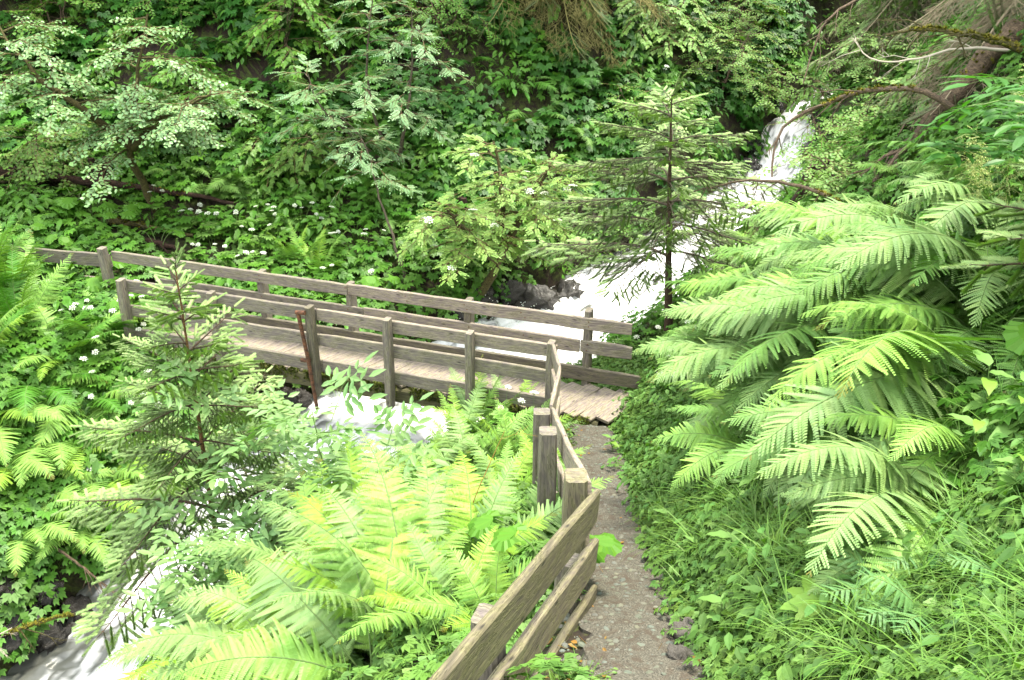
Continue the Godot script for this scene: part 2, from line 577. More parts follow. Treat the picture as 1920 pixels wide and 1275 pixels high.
# x: along the spray; the blades lie near the xz plane
func make_spray(kind: String) -> ArrayMesh:
	var m := MB.new()
	var stem := MB.new()
	match kind:
		"round":
			for tw in 4:
				var a: float = [0.0, 0.7, -0.75, 0.35][tw]
				var base := Vector3([0.0, 0.08, 0.13, 0.2][tw], 0, 0)
				var d := Vector3(cos(a), rnd(-0.12, 0.1), sin(a)).normalized()
				var len: float = [0.36, 0.24, 0.22, 0.16][tw]
				stem.tube(PackedVector3Array([base, base + d * len * 0.5, base + d * len + Vector3(0, -0.02, 0)]), PackedFloat32Array([0.003, 0.002, 0.001]), 3, Color.WHITE, false)
				var cnt := int(len / 0.034)
				for k in cnt:
					var p := base + d * len * (k + 0.7) / cnt
					var s := 1.0 if k % 2 == 0 else -1.0
					var ld := (d * rnd(0.25, 0.6) + d.cross(Vector3.UP) * s + Vector3(0, rnd(-0.45, 0.2), 0)).normalized()
					m.leaf(p, ld, Vector3(rnd(-0.4, 0.4), 1, rnd(-0.4, 0.4)), rnd(0.036, 0.07), rnd(0.03, 0.055), shade(0.4), 0.2, rnd(0.0, 0.45))
		"rowan":
			stem.tube(PackedVector3Array([Vector3.ZERO, Vector3(0.12, 0.01, 0), Vector3(0.24, 0.03, 0)]), PackedFloat32Array([0.0035, 0.0025, 0.0015]), 3, Color.WHITE, false)
			for k in 8:
				var f := (k + 1) / 8.0
				var az := k * 2.4 + rnd(-0.3, 0.3)
				var d := Vector3(0.35 + 0.6 * f, 0.15 + 0.3 * f * absf(sin(az)) - 0.1, sin(az) * 0.95).normalized()
				compound(m, stem, Vector3(0.24 * f, 0.03 * f * f, 0), d, Vector3(rnd(-0.25, 0.25), 1, rnd(-0.25, 0.25)), rnd(0.15, 0.2), 6, 0.052, 0.017, 0.28)
		"lime_rowan":
			stem.tube(PackedVector3Array([Vector3.ZERO, Vector3(0.1, 0.01, 0), Vector3(0.2, 0.02, 0)]), PackedFloat32Array([0.0035, 0.0025, 0.0015]), 3, Color.WHITE, false)
			for k in 8:
				var f := (k + 1) / 8.0
				var az := k * 2.4 + rnd(-0.3, 0.3)
				var d := Vector3(0.35 + 0.6 * f, rnd(-0.1, 0.4), sin(az)).normalized()
				compound(m, stem, Vector3(0.2 * f, 0.02 * f * f, 0), d, Vector3(rnd(-0.4, 0.4), 1, rnd(-0.4, 0.4)), rnd(0.11, 0.15), 5, 0.042, 0.018, 0.35)
		"elder":
			stem.tube(PackedVector3Array([Vector3.ZERO, Vector3(0.12, 0.02, 0), Vector3(0.22, 0.05, 0)]), PackedFloat32Array([0.005, 0.004, 0.002]), 4, Color.WHITE, false)
			for k in 6:
				var f := (k + 2) / 7.0
				var az := k * 1.57 + (0.4 if k > 3 else 0.0)
				var d := Vector3(0.45 * f + 0.25, 0.15, sin(az + 0.8) * 0.9 + rnd(-0.2, 0.2)).normalized()
				compound(m, stem, Vector3(0.22 * f, 0.05 * f, 0), d, Vector3(rnd(-0.3, 0.3), 1, rnd(-0.3, 0.3)), rnd(0.2, 0.28), 2, 0.15, 0.046, 0.42)
		"maple":
			stem.tube(PackedVector3Array([Vector3.ZERO, Vector3(0.14, -0.005, 0), Vector3(0.28, -0.02, 0)]), PackedFloat32Array([0.0035, 0.0025, 0.0015]), 3, Color.WHITE, false)
			for k in 11:
				var f := (k + 1) / 11.0
				var s := 1.0 if k % 2 == 0 else -1.0
				var d := Vector3(0.4 + 0.5 * f, rnd(-0.5, 0.15), s * rnd(0.5, 1.0)).normalized()
				var p := Vector3(0.28 * f, -0.02 * f, 0)
				var q := p + d * 0.035
				stem.tube(PackedVector3Array([p, q]), PackedFloat32Array([0.0012, 0.001]), 3, Color.WHITE, false)
				var up := Vector3(rnd(-0.4, 0.4), 1, rnd(-0.4, 0.4))
				var col := shade()
				var sd := d.cross(up).normalized()
				m.leaf(q, d, up, 0.085, 0.05, col, 0.2, 0.25)
				m.leaf(q, (d + sd * 0.9).normalized(), up, 0.06, 0.036, col, 0.15, 0.25)
				m.leaf(q, (d - sd * 0.9).normalized(), up, 0.06, 0.036, col, 0.15, 0.25)
		"bush":
			for tw in 3:
				var a: float = [0.0, 0.6, -0.6][tw]
				var base := Vector3([0.0, 0.06, 0.1][tw], 0, 0)
				var d := Vector3(cos(a), rnd(-0.1, 0.2), sin(a)).normalized()
				stem.tube(PackedVector3Array([base, base + d * 0.24]), PackedFloat32Array([0.0025, 0.001]), 3, Color.WHITE, false)
				for k in 9:
					var p := base + d * 0.24 * (k + 0.8) / 9.0
					var s := 1.0 if k % 2 == 0 else -1.0
					var ld := (d * rnd(0.3, 0.7) + d.cross(Vector3.UP) * s + Vector3(0, rnd(-0.4, 0.4), 0)).normalized()
					m.leaf(p, ld, Vector3(rnd(-0.5, 0.5), 1, rnd(-0.5, 0.5)), rnd(0.04, 0.06), rnd(0.022, 0.034), shade(), 0.2, rnd(0.0, 0.3))
	var mesh := m.mesh()
	return stem.add(mesh)


func compound(m: MB, stem: MB, base: Vector3, d: Vector3, up: Vector3, length: float, pairs: int, ll: float, lw: float, start: float) -> void:
	var side := d.cross(up).normalized()
	up = side.cross(d).normalized()
	var col := shade(0.22)
	var sag := rnd(0.1, 0.35)
	var pts := PackedVector3Array()
	for k in 4:
		var f := k / 3.0
		pts.append(base + d * length * f - up * sag * f * f * length)
	stem.tube(pts, PackedFloat32Array([0.0018, 0.0015, 0.0012, 0.0008]), 3, Color.WHITE, false)
	for k in pairs:
		var f := lerpf(start, 0.94, k / maxf(1.0, pairs - 0.4))
		var p := base + d * length * f - up * sag * f * f * length
		for s in [-1.0, 1.0]:
			var ld: Vector3 = (side * s + d * 0.45 + up * rnd(-0.15, 0.1)).normalized()
			m.leaf(p, ld, up + side * s * rnd(-0.3, 0.1), ll * rnd(0.85, 1.08) * (1.0 - 0.25 * f), lw, col, 0.2, 0.15)
	m.leaf(base + d * length - up * sag * length, (d - up * sag).normalized(), up, ll, lw * 1.1, col, 0.2, 0.15)


func lobed(m: MB, base: Vector3, d: Vector3, up: Vector3, size: float, col: Color) -> void:
	var side := d.cross(up).normalized()
	up = side.cross(d).normalized()
	for a in [-1.0, 0.0, 1.0]:
		var ld: Vector3 = (d * cos(a) + side * sin(a)).normalized()
		var from: Vector3 = base + ld * size * 0.15
		var nn := (up + side * rnd(-0.25, 0.25) + d * rnd(-0.25, 0.25)).normalized()
		var sl: Vector3 = ld.cross(up).normalized()
		for b in [-0.62, 0.0, 0.62]:
			var l2: Vector3 = (ld * cos(b) + sl * sin(b)).normalized()
			var s2: Vector3 = l2.cross(up).normalized()
			var len: float = size * (0.62 if b == 0.0 else 0.5)
			var mid: Vector3 = from + l2 * len * 0.55
			var tip: Vector3 = from + l2 * len - up * size * 0.12
			m.tri(from, mid + s2 * len * 0.24, tip, nn, col)
			m.tri(from, mid - s2 * len * 0.24, tip, nn, col)


func make_herb(leaves: int, reach: float, tall: float, size: float, oval := false) -> ArrayMesh:
	var m := MB.new()
	for k in leaves:
		var az: float = k * 2.4 + rnd(-0.4, 0.4)
		var f := sqrt((k + 0.5) / leaves)
		var tip := Vector3(cos(az) * reach * f, tall * rnd(0.55, 1.0) * (1.1 - 0.5 * f), sin(az) * reach * f)
		var mid := Vector3(tip.x * 0.35, tip.y * 0.7, tip.z * 0.35)
		m.tube(PackedVector3Array([Vector3(tip.x * 0.1, -0.03, tip.z * 0.1), mid, tip]), PackedFloat32Array([0.003, 0.0025, 0.0015]), 3, Color(0.8, 0.85, 0.6), false)
		var d := Vector3(cos(az), rnd(-0.5, 0.1), sin(az)).normalized()
		var up := Vector3(cos(az) * 0.35 + rnd(-0.3, 0.3), 1, sin(az) * 0.35 + rnd(-0.3, 0.3))
		if oval:
			m.leaf(tip, d, up, size * rnd(0.8, 1.2), size * 0.5, shade(0.35), 0.25, rnd(0.1, 0.5))
		else:
			lobed(m, tip, d, up, size * rnd(0.75, 1.2), shade(0.35))
	return m.mesh()


func make_grass(blades: int, tall: float, lean: float) -> ArrayMesh:
	var m := MB.new()
	for k in blades:
		var az := rnd(0, TAU)
		var d := Vector3(cos(az), 0, sin(az))
		var s := Vector3(-d.z, 0, d.x)
		var len := tall * rnd(0.6, 1.15)
		var p := Vector3(rnd(-0.05, 0.05), -0.02, rnd(-0.05, 0.05))
		var el := rnd(1.1, 1.5)
		var w := rnd(0.003, 0.0055)
		var col := shade(0.3)
		var bend := lean * rnd(0.5, 1.5)
		for j in 5:
			var dd := d * cos(el) + Vector3.UP * sin(el)
			var q := p + dd * len / 5.0
			var w2 := w * (1.0 - (j + 1) / 5.2)
			var nn := s.cross(dd).normalized()
			if nn.y < 0:
				nn = -nn
			var w1 := w * (1.0 - j / 5.2)
			m.quad(p - s * w1, p + s * w1, q + s * w2, q - s * w2, nn, col)
			p = q
			el -= bend / 5.0
	return m.mesh()


func make_big_leaf() -> ArrayMesh:
	var m := MB.new()
	var n := 22
	var ring := PackedVector3Array()
	var inner := PackedVector3Array()
	for k in n + 1:
		var a := lerpf(-2.75, 2.75, float(k) / n)
		var r := 0.5 * (1.0 + 0.10 * cos(a)) * (1.0 + (0.07 if k % 2 == 0 else -0.04)) * (1.12 if absf(a) > 2.2 else 1.0)
		var wav := 0.06 * sin(k * 1.1) - 0.10
		ring.append(Vector3(0.35 + cos(a) * r, wav, sin(a) * r))
		inner.append(Vector3(0.35 + cos(a) * r * 0.55, 0.012 * (1 if k % 2 == 0 else -1), sin(a) * r * 0.55))
	var c := Vector3(0.06, 0.02, 0)
	for k in n:
		var col := shade(0.12)
		m.tri(c, inner[k], inner[k + 1], Vector3(0, 1, 0), col)
		var nn := (inner[k + 1] - inner[k]).cross(ring[k] - inner[k]).normalized()
		if nn.y < 0:
			nn = -nn
		m.quad(inner[k], ring[k], ring[k + 1], inner[k + 1], nn, col)
	return m.mesh()


func make_umbel() -> ArrayMesh:
	var m := MB.new()
	var stalk := MB.new()
	for k in 17:
		var az := k * 2.4
		var r := 0.062 * sqrt((k + 0.3) / 17.0)
		var at := Vector3(cos(az) * r, 0.05 - r * r * 4.0 + rnd(-0.004, 0.004), sin(az) * r)
		stalk.tube(PackedVector3Array([Vector3.ZERO, at]), PackedFloat32Array([0.001, 0.0008]), 3, Color.WHITE, false)
		for j in 5:
			var q := at + Vector3(rnd(-0.009, 0.009), rnd(0.0, 0.006), rnd(-0.009, 0.009))
			var s := rnd(0.005, 0.008)
			var ring := []
			for e in 5:
				ring.append(q + Vector3(cos(e * TAU / 5) * s, -0.003, sin(e * TAU / 5) * s))
			for e in 5:
				var w: Vector3 = ring[e]
				m.tri(q + Vector3(0, 0.003, 0), w, ring[(e + 1) % 5], ((w - q).normalized() * 0.5 + Vector3.UP).normalized(), shade(0.12))
	var mesh := m.mesh()
	return stalk.add(mesh)


func needles(m: MB, a: Vector3, b: Vector3, step: float, length: float, width: float) -> void:
	var t := (b - a)
	var L := t.length()
	t /= L
	var s := t.cross(Vector3(0.1, 1, 0.05)).normalized()
	var u := s.cross(t)
	var cnt := maxi(2, int(L / step))
	for k in cnt:
		var p := a + t * L * (k + 0.5) / cnt
		for j in 5:
			var an := j * TAU / 5.0 + k * 0.9 + rnd(-0.3, 0.3)
			var out := s * cos(an) + u * (sin(an) + 0.15)
			var d := (out + t * rnd(0.55, 0.95)).normalized()
			var w := d.cross(out.cross(t)).normalized().cross(d) * width
			var tip := p + d * length * rnd(0.8, 1.1)
			m.tri(p - w, p + w, tip, (out * 0.4 + Vector3.UP).normalized(), shade(0.25))


# one bough along +x: wood, old needles, new tips
func make_bough(L: float, droop: float, dead: float, fresh: float) -> ArrayMesh:
	var wood := MB.new()
	var old := MB.new()
	var young := MB.new()
	var pts := PackedVector3Array()
	var radii := PackedFloat32Array()
	for k in 9:
		var s := k / 8.0
		pts.append(Vector3(L * s, L * (-droop * s * s + 0.5 * droop * pow(s, 4.0)), L * 0.04 * sin(s * 3.0)))
		radii.append(lerpf(0.006 + 0.006 * L, 0.002, s))
	wood.tube(pts, radii, 5, Color.WHITE, false)
	var cnt := maxi(4, int(L / 0.08))
	for k in cnt + 1:
		var s := 0.10 + 0.88 * k / cnt
		var f := s * 8.0
		var at := pts[int(f)].lerp(pts[mini(8, int(f) + 1)], f - int(f))
		for side in [-1.0, 1.0]:
			if k == cnt and side > 0:
				continue
			var len: float = (0.10 + 0.42 * L * pow(1.0 - s, 0.8)) * rnd(0.75, 1.15)
			var d := Vector3(rnd(0.55, 0.9), rnd(-0.35, 0.05), side * rnd(0.7, 1.0)).normalized()
			if k == cnt:
				d = Vector3(1, -0.1, 0).normalized()
			var end: Vector3 = at + d * len + Vector3(0, -droop * 0.6 * len, 0)
			twig(wood, old, young, at, end, dead if s < 0.75 else 0.0, fresh)
			if len > 0.2:
				for q in int(len / 0.075):
					var w := 0.25 + 0.65 * q / (len / 0.075)
					var p2 := at.lerp(end, w)
					var sd := 1.0 if q % 2 == 0 else -1.0
					var d2: Vector3 = (d + Vector3(sd * d.z, rnd(-0.4, 0.0), -sd * d.x) * 0.9).normalized()
					var l2 := (0.07 + 0.3 * len * (1.0 - w)) * rnd(0.8, 1.2)
					twig(wood, old, young, p2, p2 + d2 * l2 + Vector3(0, -0.25 * l2, 0), dead, fresh)
	var mesh := wood.mesh()
	if old.v.is_empty():
		old.tri(Vector3.ZERO, Vector3(0.01, 0, 0), Vector3(0.005, 0.002, 0), Vector3.UP, Color.WHITE)
	if young.v.is_empty():
		young.tri(Vector3.ZERO, Vector3(0.01, 0, 0), Vector3(0.005, -0.002, 0), Vector3.UP, Color.WHITE)
	mesh = old.add(mesh)
	return young.add(mesh)


func twig(wood: MB, old: MB, young: MB, a: Vector3, b: Vector3, dead: float, fresh: float) -> void:
	wood.tube(PackedVector3Array([a, b]), PackedFloat32Array([0.0025, 0.0012]), 3, Color.WHITE, false)
	if rng.randf() < dead:
		for k in 4:
			var p := a.lerp(b, rnd(0.2, 0.95))
			wood.tube(PackedVector3Array([p, p + Vector3(rnd(-0.06, 0.1), rnd(-0.11, 0.02), rnd(-0.08, 0.08))]), PackedFloat32Array([0.0014, 0.0008]), 3, Color.WHITE, false)
		return
	var L := (b - a).length()
	var t := (b - a) / L
	var bright := clampf(rnd(0.1, 0.16) / L, 0.0, 0.95) if rng.randf() < fresh else 0.0
	var cut := a.lerp(b, 1.0 - bright)
	needles(old, a + t * 0.01, cut, 0.006, 0.017, 0.0019)
	if bright > 0.0:
		needles(young, cut, b + t * 0.015, 0.003, 0.020, 0.0032)


# ---------------------------------------------------------------- builders of things
func fern(r: Array, names: Array, group: String) -> void:
	# r: x, z, size, fronds, tone, azimuth, spread, form
	var o := thing("lady_fern", "", "fern", on(r[0], r[1], -0.03), group)
	var n: int = r[3]
	var pool: Array = fronds[int(r[7])]
	for k in n:
		var az := deg_to_rad(r[5] + r[6] * ((k + 0.5) / n - 0.5) + rnd(-14, 14))
		var size: float = r[2] * rnd(0.72, 1.08)
		var b := Basis(Vector3.UP, az) * Basis(Vector3(0, 0, 1), rnd(-0.18, 0.2)) * Basis(Vector3(1, 0, 0), rnd(-0.35, 0.35))
		var tone: String = names[rng.randi() % names.size()]
		if rng.randf() < 0.004:
			tone = "fern_dry"
		part("frond", pool[rng.randi() % pool.size()], [M[tone], M["green_stem"]], o, Transform3D(b.scaled_local(Vector3.ONE * size), Vector3(cos(az), 0, -sin(az)) * 0.04))
	var look: String = {"fern_bright": "bright yellow-green", "fern_mid": "soft green", "fern_deep": "dark green", "fern_pale": "pale green"}[names[0]]
	to_label.append([o, look + (" large" if r[2] > 1.05 else " small" if r[2] < 0.75 else "") + " fern", o.position + Vector3(0, 0.3, 0)])


func curve(points: Array, wobble: float, n: int) -> PackedVector3Array:
	var c := Curve3D.new()
	for k in points.size():
		var t: Vector3 = (points[mini(k + 1, points.size() - 1)] - points[maxi(k - 1, 0)]) * 0.22
		c.add_point(points[k], -t, t)
	c.bake_interval = 0.02
	var out := PackedVector3Array()
	for k in n + 1:
		var p := c.sample_baked(c.get_baked_length() * k / n)
		out.append(p + (Vector3(rnd(-1, 1), rnd(-1, 1), rnd(-1, 1)) * wobble if k > 0 else Vector3.ZERO))
	return out


func taper(n: int, r0: float, r1: float) -> PackedFloat32Array:
	var out := PackedFloat32Array()
	for k in n + 1:
		out.append(lerpf(r0, r1, pow(float(k) / n, 0.85)))
	return out


func shrub(called: String, label: String, category: String, at: Vector3, stems: Array, r0: float, o: Dictionary) -> Node3D:
	var root := thing(called, label, category, at, o.get("group", ""))
	var sprays: Array = S[o.spray]
	var mats := [M[o.leaf], M[o.get("twig", "brown_stem")]]
	var turn := rnd(0, TAU)
	for st in stems:
		var pts := curve(st, o.get("wobble", 0.02), 14)
		var tb := MB.new()
		tb.tube(pts, taper(14, r0, r0 * 0.18), 7, Color.WHITE)
		part("trunk" if stems.size() == 1 else "stem", tb.mesh(), M[o.get("wood", "bark")], root)
		var n: int = o.n
		for k in n:
			var f: float = lerpf(o.get("start", 0.3), 1.0, (k + 0.6) / n)
			var fi := clampf(f * 14.0, 0.0, 13.99)
			var p := pts[int(fi)].lerp(pts[int(fi) + 1], fi - int(fi))
			turn += 2.4 + rnd(-0.4, 0.4)
			var el: float = o.get("rise", 0.35) + rnd(-0.25, 0.25)
			var d := Vector3(cos(turn) * cos(el), sin(el), sin(turn) * cos(el))
			var len: float = o.blen * rnd(0.65, 1.15) * (1.0 - o.get("narrow", 0.45) * (f - 0.3))
			if o.has("pull"):
				d = (d + o.pull).normalized()
			var bp := PackedVector3Array()
			for j in 7:
				var s := j / 6.0
				bp.append(p + d * len * s + Vector3(rnd(-1, 1), rnd(-1, 1), rnd(-1, 1)) * 0.015 * (1 if j else 0) - Vector3.UP * float(o.get("droop", 0.3)) * s * s * len)
			var bm := MB.new()
			bm.tube(bp, taper(6, r0 * 0.3 * minf(1.0, 0.6 + len * 0.3), 0.0025), 5, Color.WHITE, false)
			var br := part("branch", bm.mesh(), M[o.get("wood", "bark")], root)
			var steps := int(len / float(o.step))
			for j in steps + 1:
				var s := lerpf(0.22, 1.0, float(j) / maxf(1, steps))
				var q := clampf(s * 6.0, 0.0, 5.99)
				var w := bp[int(q)].lerp(bp[int(q) + 1], q - int(q))
				var t := (bp[int(q) + 1] - bp[int(q)]).normalized()
				var side := t.cross(Vector3.UP).normalized() * (1.0 if j % 2 == 0 else -1.0)
				var x := (t + side * (rnd(0.5, 1.3) if j < steps else 0.0) + Vector3.UP * rnd(-0.35, 0.15)).normalized()
				var z := x.cross(Vector3(rnd(-0.3, 0.3), 1, rnd(-0.3, 0.3))).normalized()
				var b := Basis(x, z.cross(x), z).scaled_local(Vector3.ONE * float(o.size) * rnd(0.75, 1.15))
				part("leafy_twig", sprays[rng.randi() % sprays.size()], mats, br, Transform3D(b, w))
			if o.has("blossom") and k % 2 == 0:
				var e := bp[6]
				part("blossom", S.umbel, [M.petal, M.green_stem], br, Transform3D(Basis(Vector3(1, 0, 0), rnd(-0.5, 0.5)).scaled_local(Vector3.ONE * 1.1), e))
	return root


func spruce(called: String, label: String, at: Vector3, top: Vector3, r0: float, o: Dictionary) -> Node3D:
	var root := thing(called, label, "spruce tree", at)
	var pts := curve([Vector3.ZERO, top * 0.5 + Vector3(rnd(-0.02, 0.02), 0, 0), top], 0.004, 16)
	var tb := MB.new()
	tb.tube(pts, taper(16, r0, 0.006), 8, Color.WHITE)
	part("trunk", tb.mesh(), M[o.get("bark", "spruce_bark")], root)
	var f: float = o.from
	var turn := rnd(0, TAU)
	while f < 0.985:
		var reach: float = o.reach * (0.06 + pow(1.0 - (f - o.from) / (1.0 - o.from), o.get("shape", 0.8)))
		var cnt: int = o.ring
		for k in cnt:
			turn += TAU / cnt + rnd(-0.25, 0.25)
			var fi: float = clampf((f + rnd(-0.02, 0.02)) * 16.0, 0.0, 15.99)
			var p := pts[int(fi)].lerp(pts[int(fi) + 1], fi - int(fi))
			var el: float = lerpf(o.low, o.high, f) + rnd(-0.12, 0.12)
			var len: float = reach * rnd(0.75, 1.12) * (1.0 - o.get("front", 0.0) * maxf(0.0, -sin(turn)))
			var pool: Array = S[o.boughs + ("_long" if len > 0.75 else "_mid" if len > 0.4 else "_short")]
			var base: float = 1.2 if len > 0.75 else 0.6 if len > 0.4 else 0.28
			var b := Basis(Vector3.UP, turn) * Basis(Vector3(0, 0, 1), el)
			part("bough", pool[rng.randi() % pool.size()], [M[o.get("wood", "spruce_bark")], M.needle_old, M.needle_new], root, Transform3D(b.scaled_local(Vector3.ONE * clampf(len / base, 0.6, 2.6)), p))
		f += o.gap * (1.15 - 0.6 * f)
	# the leader
	part("leader_shoot", S[o.boughs + "_short"][0], [M.spruce_bark, M.needle_old, M.needle_new], root, Transform3D(Basis(Vector3(0, 0, 1), 1.5).scaled_local(Vector3.ONE * 0.8), pts[16] - (pts[16] - pts[15]).normalized() * 0.05))
	return root


func dead_branch(called: String, label: String, category: String, points: Array, r0: float, twigs: int, mat: String, moss_from := -1.0, moss_to := -1.0, twig_len := 0.35) -> Node3D:
	var o := thing(called, label, category, points[0])
	var rel := []
	for p in points:
		rel.append(p - points[0])
	var pts := curve(rel, r0 * 0.25, 18)
	var m := MB.new()
	m.tube(pts, taper(18, r0, r0 * 0.3), 7, Color.WHITE)
	part("limb", m.mesh(), M[mat], o)
	for k in twigs:
		var f := rnd(0.2, 0.98) * 17.9
		var p := pts[int(f)].lerp(pts[int(f) + 1], f - int(f))
		var t := (pts[int(f) + 1] - pts[int(f)]).normalized()
		var d := (t * rnd(0.2, 0.9) + Vector3(rnd(-1, 1), rnd(-1.1, 0.4), rnd(-1, 1))).normalized()
		var len := twig_len * rnd(0.4, 1.2)
		var w := MB.new()
		var tp := PackedVector3Array([p, p + d * len * 0.5 + Vector3(rnd(-1, 1), rnd(-1, 1), rnd(-1, 1)) * 0.05 * len, p + d * len + Vector3(0, -0.15 * len, 0)])
		w.tube(tp, PackedFloat32Array([r0 * 0.28, r0 * 0.18, 0.0015]), 4, Color.WHITE, false)
		for q in 3:
			var b := tp[1].lerp(tp[2], rnd(0.0, 0.8))
			w.tube(PackedVector3Array([b, b + (d + Vector3(rnd(-1, 1), rnd(-1, 0.5), rnd(-1, 1))).normalized() * len * 0.4]), PackedFloat32Array([r0 * 0.12 + 0.001, 0.001]), 3, Color.WHITE, false)
		part("twig", w.mesh(), M[mat], o)
	if moss_from >= 0.0:
		var places := []
		for k in int(420 * (moss_to - moss_from)):
			var f := lerpf(moss_from, moss_to, rng.randf()) * 17.9
			var p := pts[int(f)].lerp(pts[int(f) + 1], f - int(f))
			var a := rnd(0, TAU)
			var rr := lerpf(r0, r0 * 0.3, f / 18.0)
			places.append(Transform3D(Basis.from_euler(Vector3(rnd(-0.6, 0.6), rnd(0, TAU), rnd(-0.6, 0.6))).scaled_local(Vector3.ONE * rnd(0.5, 1.1)), p + Vector3(cos(a), sin(a) * 0.8 + 0.25, sin(a * 3.1)).normalized() * rr))
		many("moss", S.moss, M.golden_moss, places, o)
	return o


func make_moss() -> ArrayMesh:
	var m := MB.new()
	for k in 14:
		var d := Vector3(rnd(-1, 1), rnd(0.1, 1.0), rnd(-1, 1)).normalized()
		var s := d.cross(Vector3(0.3, 0.2, 1)).normalized() * 0.006
		m.tri(s, -s, d * rnd(0.02, 0.045), (d + Vector3.UP).normalized(), shade(0.4))
	return m.mesh()


func make_rock(seed_n: int) -> ArrayMesh:
	var sp := SphereMesh.new()
	sp.radial_segments = 28
	sp.rings = 16
	var a := sp.get_mesh_arrays()
	var v: PackedVector3Array = a[Mesh.ARRAY_VERTEX]
	var f := noise(1.1, 3, seed_n)
	var cell := FastNoiseLite.new()
	cell.noise_type = FastNoiseLite.TYPE_CELLULAR
	cell.frequency = 1.3
	cell.seed = seed_n
	cell.cellular_return_type = FastNoiseLite.RETURN_DISTANCE
	for k in v.size():
		var d := v[k].normalized()
		var r := 1.0 + f.get_noise_3dv(d * 1.4) * 0.5 + cell.get_noise_3dv(d * 1.2) * 0.25
		v[k] = Vector3(d.x * r * 1.1, d.y * r * 0.75, d.z * r * 0.9)
	var st := SurfaceTool.new()
	a[Mesh.ARRAY_VERTEX] = v
	a[Mesh.ARRAY_NORMAL] = null
	a[Mesh.ARRAY_TANGENT] = null
	var am := ArrayMesh.new()
	am.add_surface_from_arrays(Mesh.PRIMITIVE_TRIANGLES, a)
	st.create_from(am, 0)
	st.generate_normals()
	return st.commit()


# a sawn board along +x, edges worn round
func make_board(L: float, w: float, t: float, shift: Vector3, wear := 0.006, bow := 0.0) -> ArrayMesh:
	var m := MB.new()
	var n := maxi(4, int(L / 0.22))
	var rings := []
	var norms := []
	for k in n + 1:
		var x := lerpf(0.0, L, float(k) / n)
		var ring := PackedVector3Array()
		var nr := PackedVector3Array()
		var c := Vector3(0, sin(PI * k / n) * bow, 0) + Vector3(0, rnd(-1, 1), rnd(-1, 1)) * 0.0025
		var sy := w * 0.5 + rnd(-0.003, 0.002)
		var sz := t * 0.5
		var end := 0.006 if k == 0 or k == n else 0.0
		for q in [[1, 1, 0], [1, 1, 1], [1, -1, 1], [1, -1, 0], [-1, -1, 0], [-1, -1, 1], [-1, 1, 1], [-1, 1, 0]]:
			var e := wear * rnd(0.6, 1.5)
			ring.append(shift + Vector3(x, q[0] * (sy - end - (e if q[2] == 0 else 0.0)) , q[1] * (sz - end - (e if q[2] == 1 else 0.0))) + c)
			nr.append(Vector3(0, q[0] * (0.92 if q[2] == 1 else 0.38), q[1] * (0.92 if q[2] == 0 else 0.38)).normalized())
		rings.append(ring)
		norms.append(nr)
	for k in n:
		for j in 8:
			var q := (j + 1) % 8
			var flat: Vector3 = (norms[k][j] + norms[k][q]).normalized()
			m.quad(rings[k][j], rings[k][q], rings[k + 1][q], rings[k + 1][j], flat, Color.WHITE)
	for e in [0, n]:
		for j in range(1, 7):
			m.tri(rings[e][0], rings[e][j], rings[e][j + 1], Vector3(-1 if e == 0 else 1, 0, 0), Color.WHITE)
	return m.mesh()


func board(called: String, parent: Node3D, a: Vector3, b: Vector3, w: float, t: float, mat: String, up := Vector3.UP, bow := 0.0, wear := 0.006) -> MeshInstance3D:
	var x := (b - a).normalized()
	var z := x.cross(up).normalized()
	var basis_ := Basis(x, z.cross(x), z)
	var shift := Vector3(rnd(0, 1.1), rnd(0, 0.45), rnd(0, 0.45))
	return part(called, make_board((b - a).length(), w, t, shift, wear, bow), M[mat], parent, Transform3D(basis_, a - basis_ * shift))


func wood(k: int) -> String:
	return "weathered_wood_%d" % k


# ---------------------------------------------------------------- ground, trail and stream
func build_ground() -> void:
	solve_ground()
	gx = spaced(-48.0, 48.0, -9.5, 7.5, 0.13)
	gz = spaced(-60.0, 30.0, -20.5, -1.0, 0.13)
	var w := gx.size()
	var d := gz.size()
	heights.resize(w * d)
	for j in d:
		for i in w:
			heights[j * w + i] = raw_ground(gx[i], gz[j])
	var v := PackedVector3Array()
	var n := PackedVector3Array()
	var idx := PackedInt32Array()
	for j in d:
		for i in w:
			v.append(Vector3(gx[i], heights[j * w + i], gz[j]))
			var i0 := maxi(i - 1, 0)
			var i1 := mini(i + 1, w - 1)
			var j0 := maxi(j - 1, 0)
			var j1 := mini(j + 1, d - 1)
			var sx := (heights[j * w + i1] - heights[j * w + i0]) / (gx[i1] - gx[i0])
			var sz := (heights[j1 * w + i] - heights[j0 * w + i]) / (gz[j1] - gz[j0])
			n.append(Vector3(-sx, 1, -sz).normalized())
			if i < w - 1 and j < d - 1:
				var p := j * w + i
				idx.append_array(PackedInt32Array([p, p + 1, p + w + 1, p, p + w + 1, p + w]))
	var a := []
	a.resize(Mesh.ARRAY_MAX)
	a[Mesh.ARRAY_VERTEX] = v
	a[Mesh.ARRAY_NORMAL] = n
	a[Mesh.ARRAY_INDEX] = idx
	var m := ArrayMesh.new()
	m.add_surface_from_arrays(Mesh.PRIMITIVE_TRIANGLES, a)
	tag(part("ground", m, M.forest_soil, self), "mossy forest soil of the gorge slopes", "ground", "", "structure")


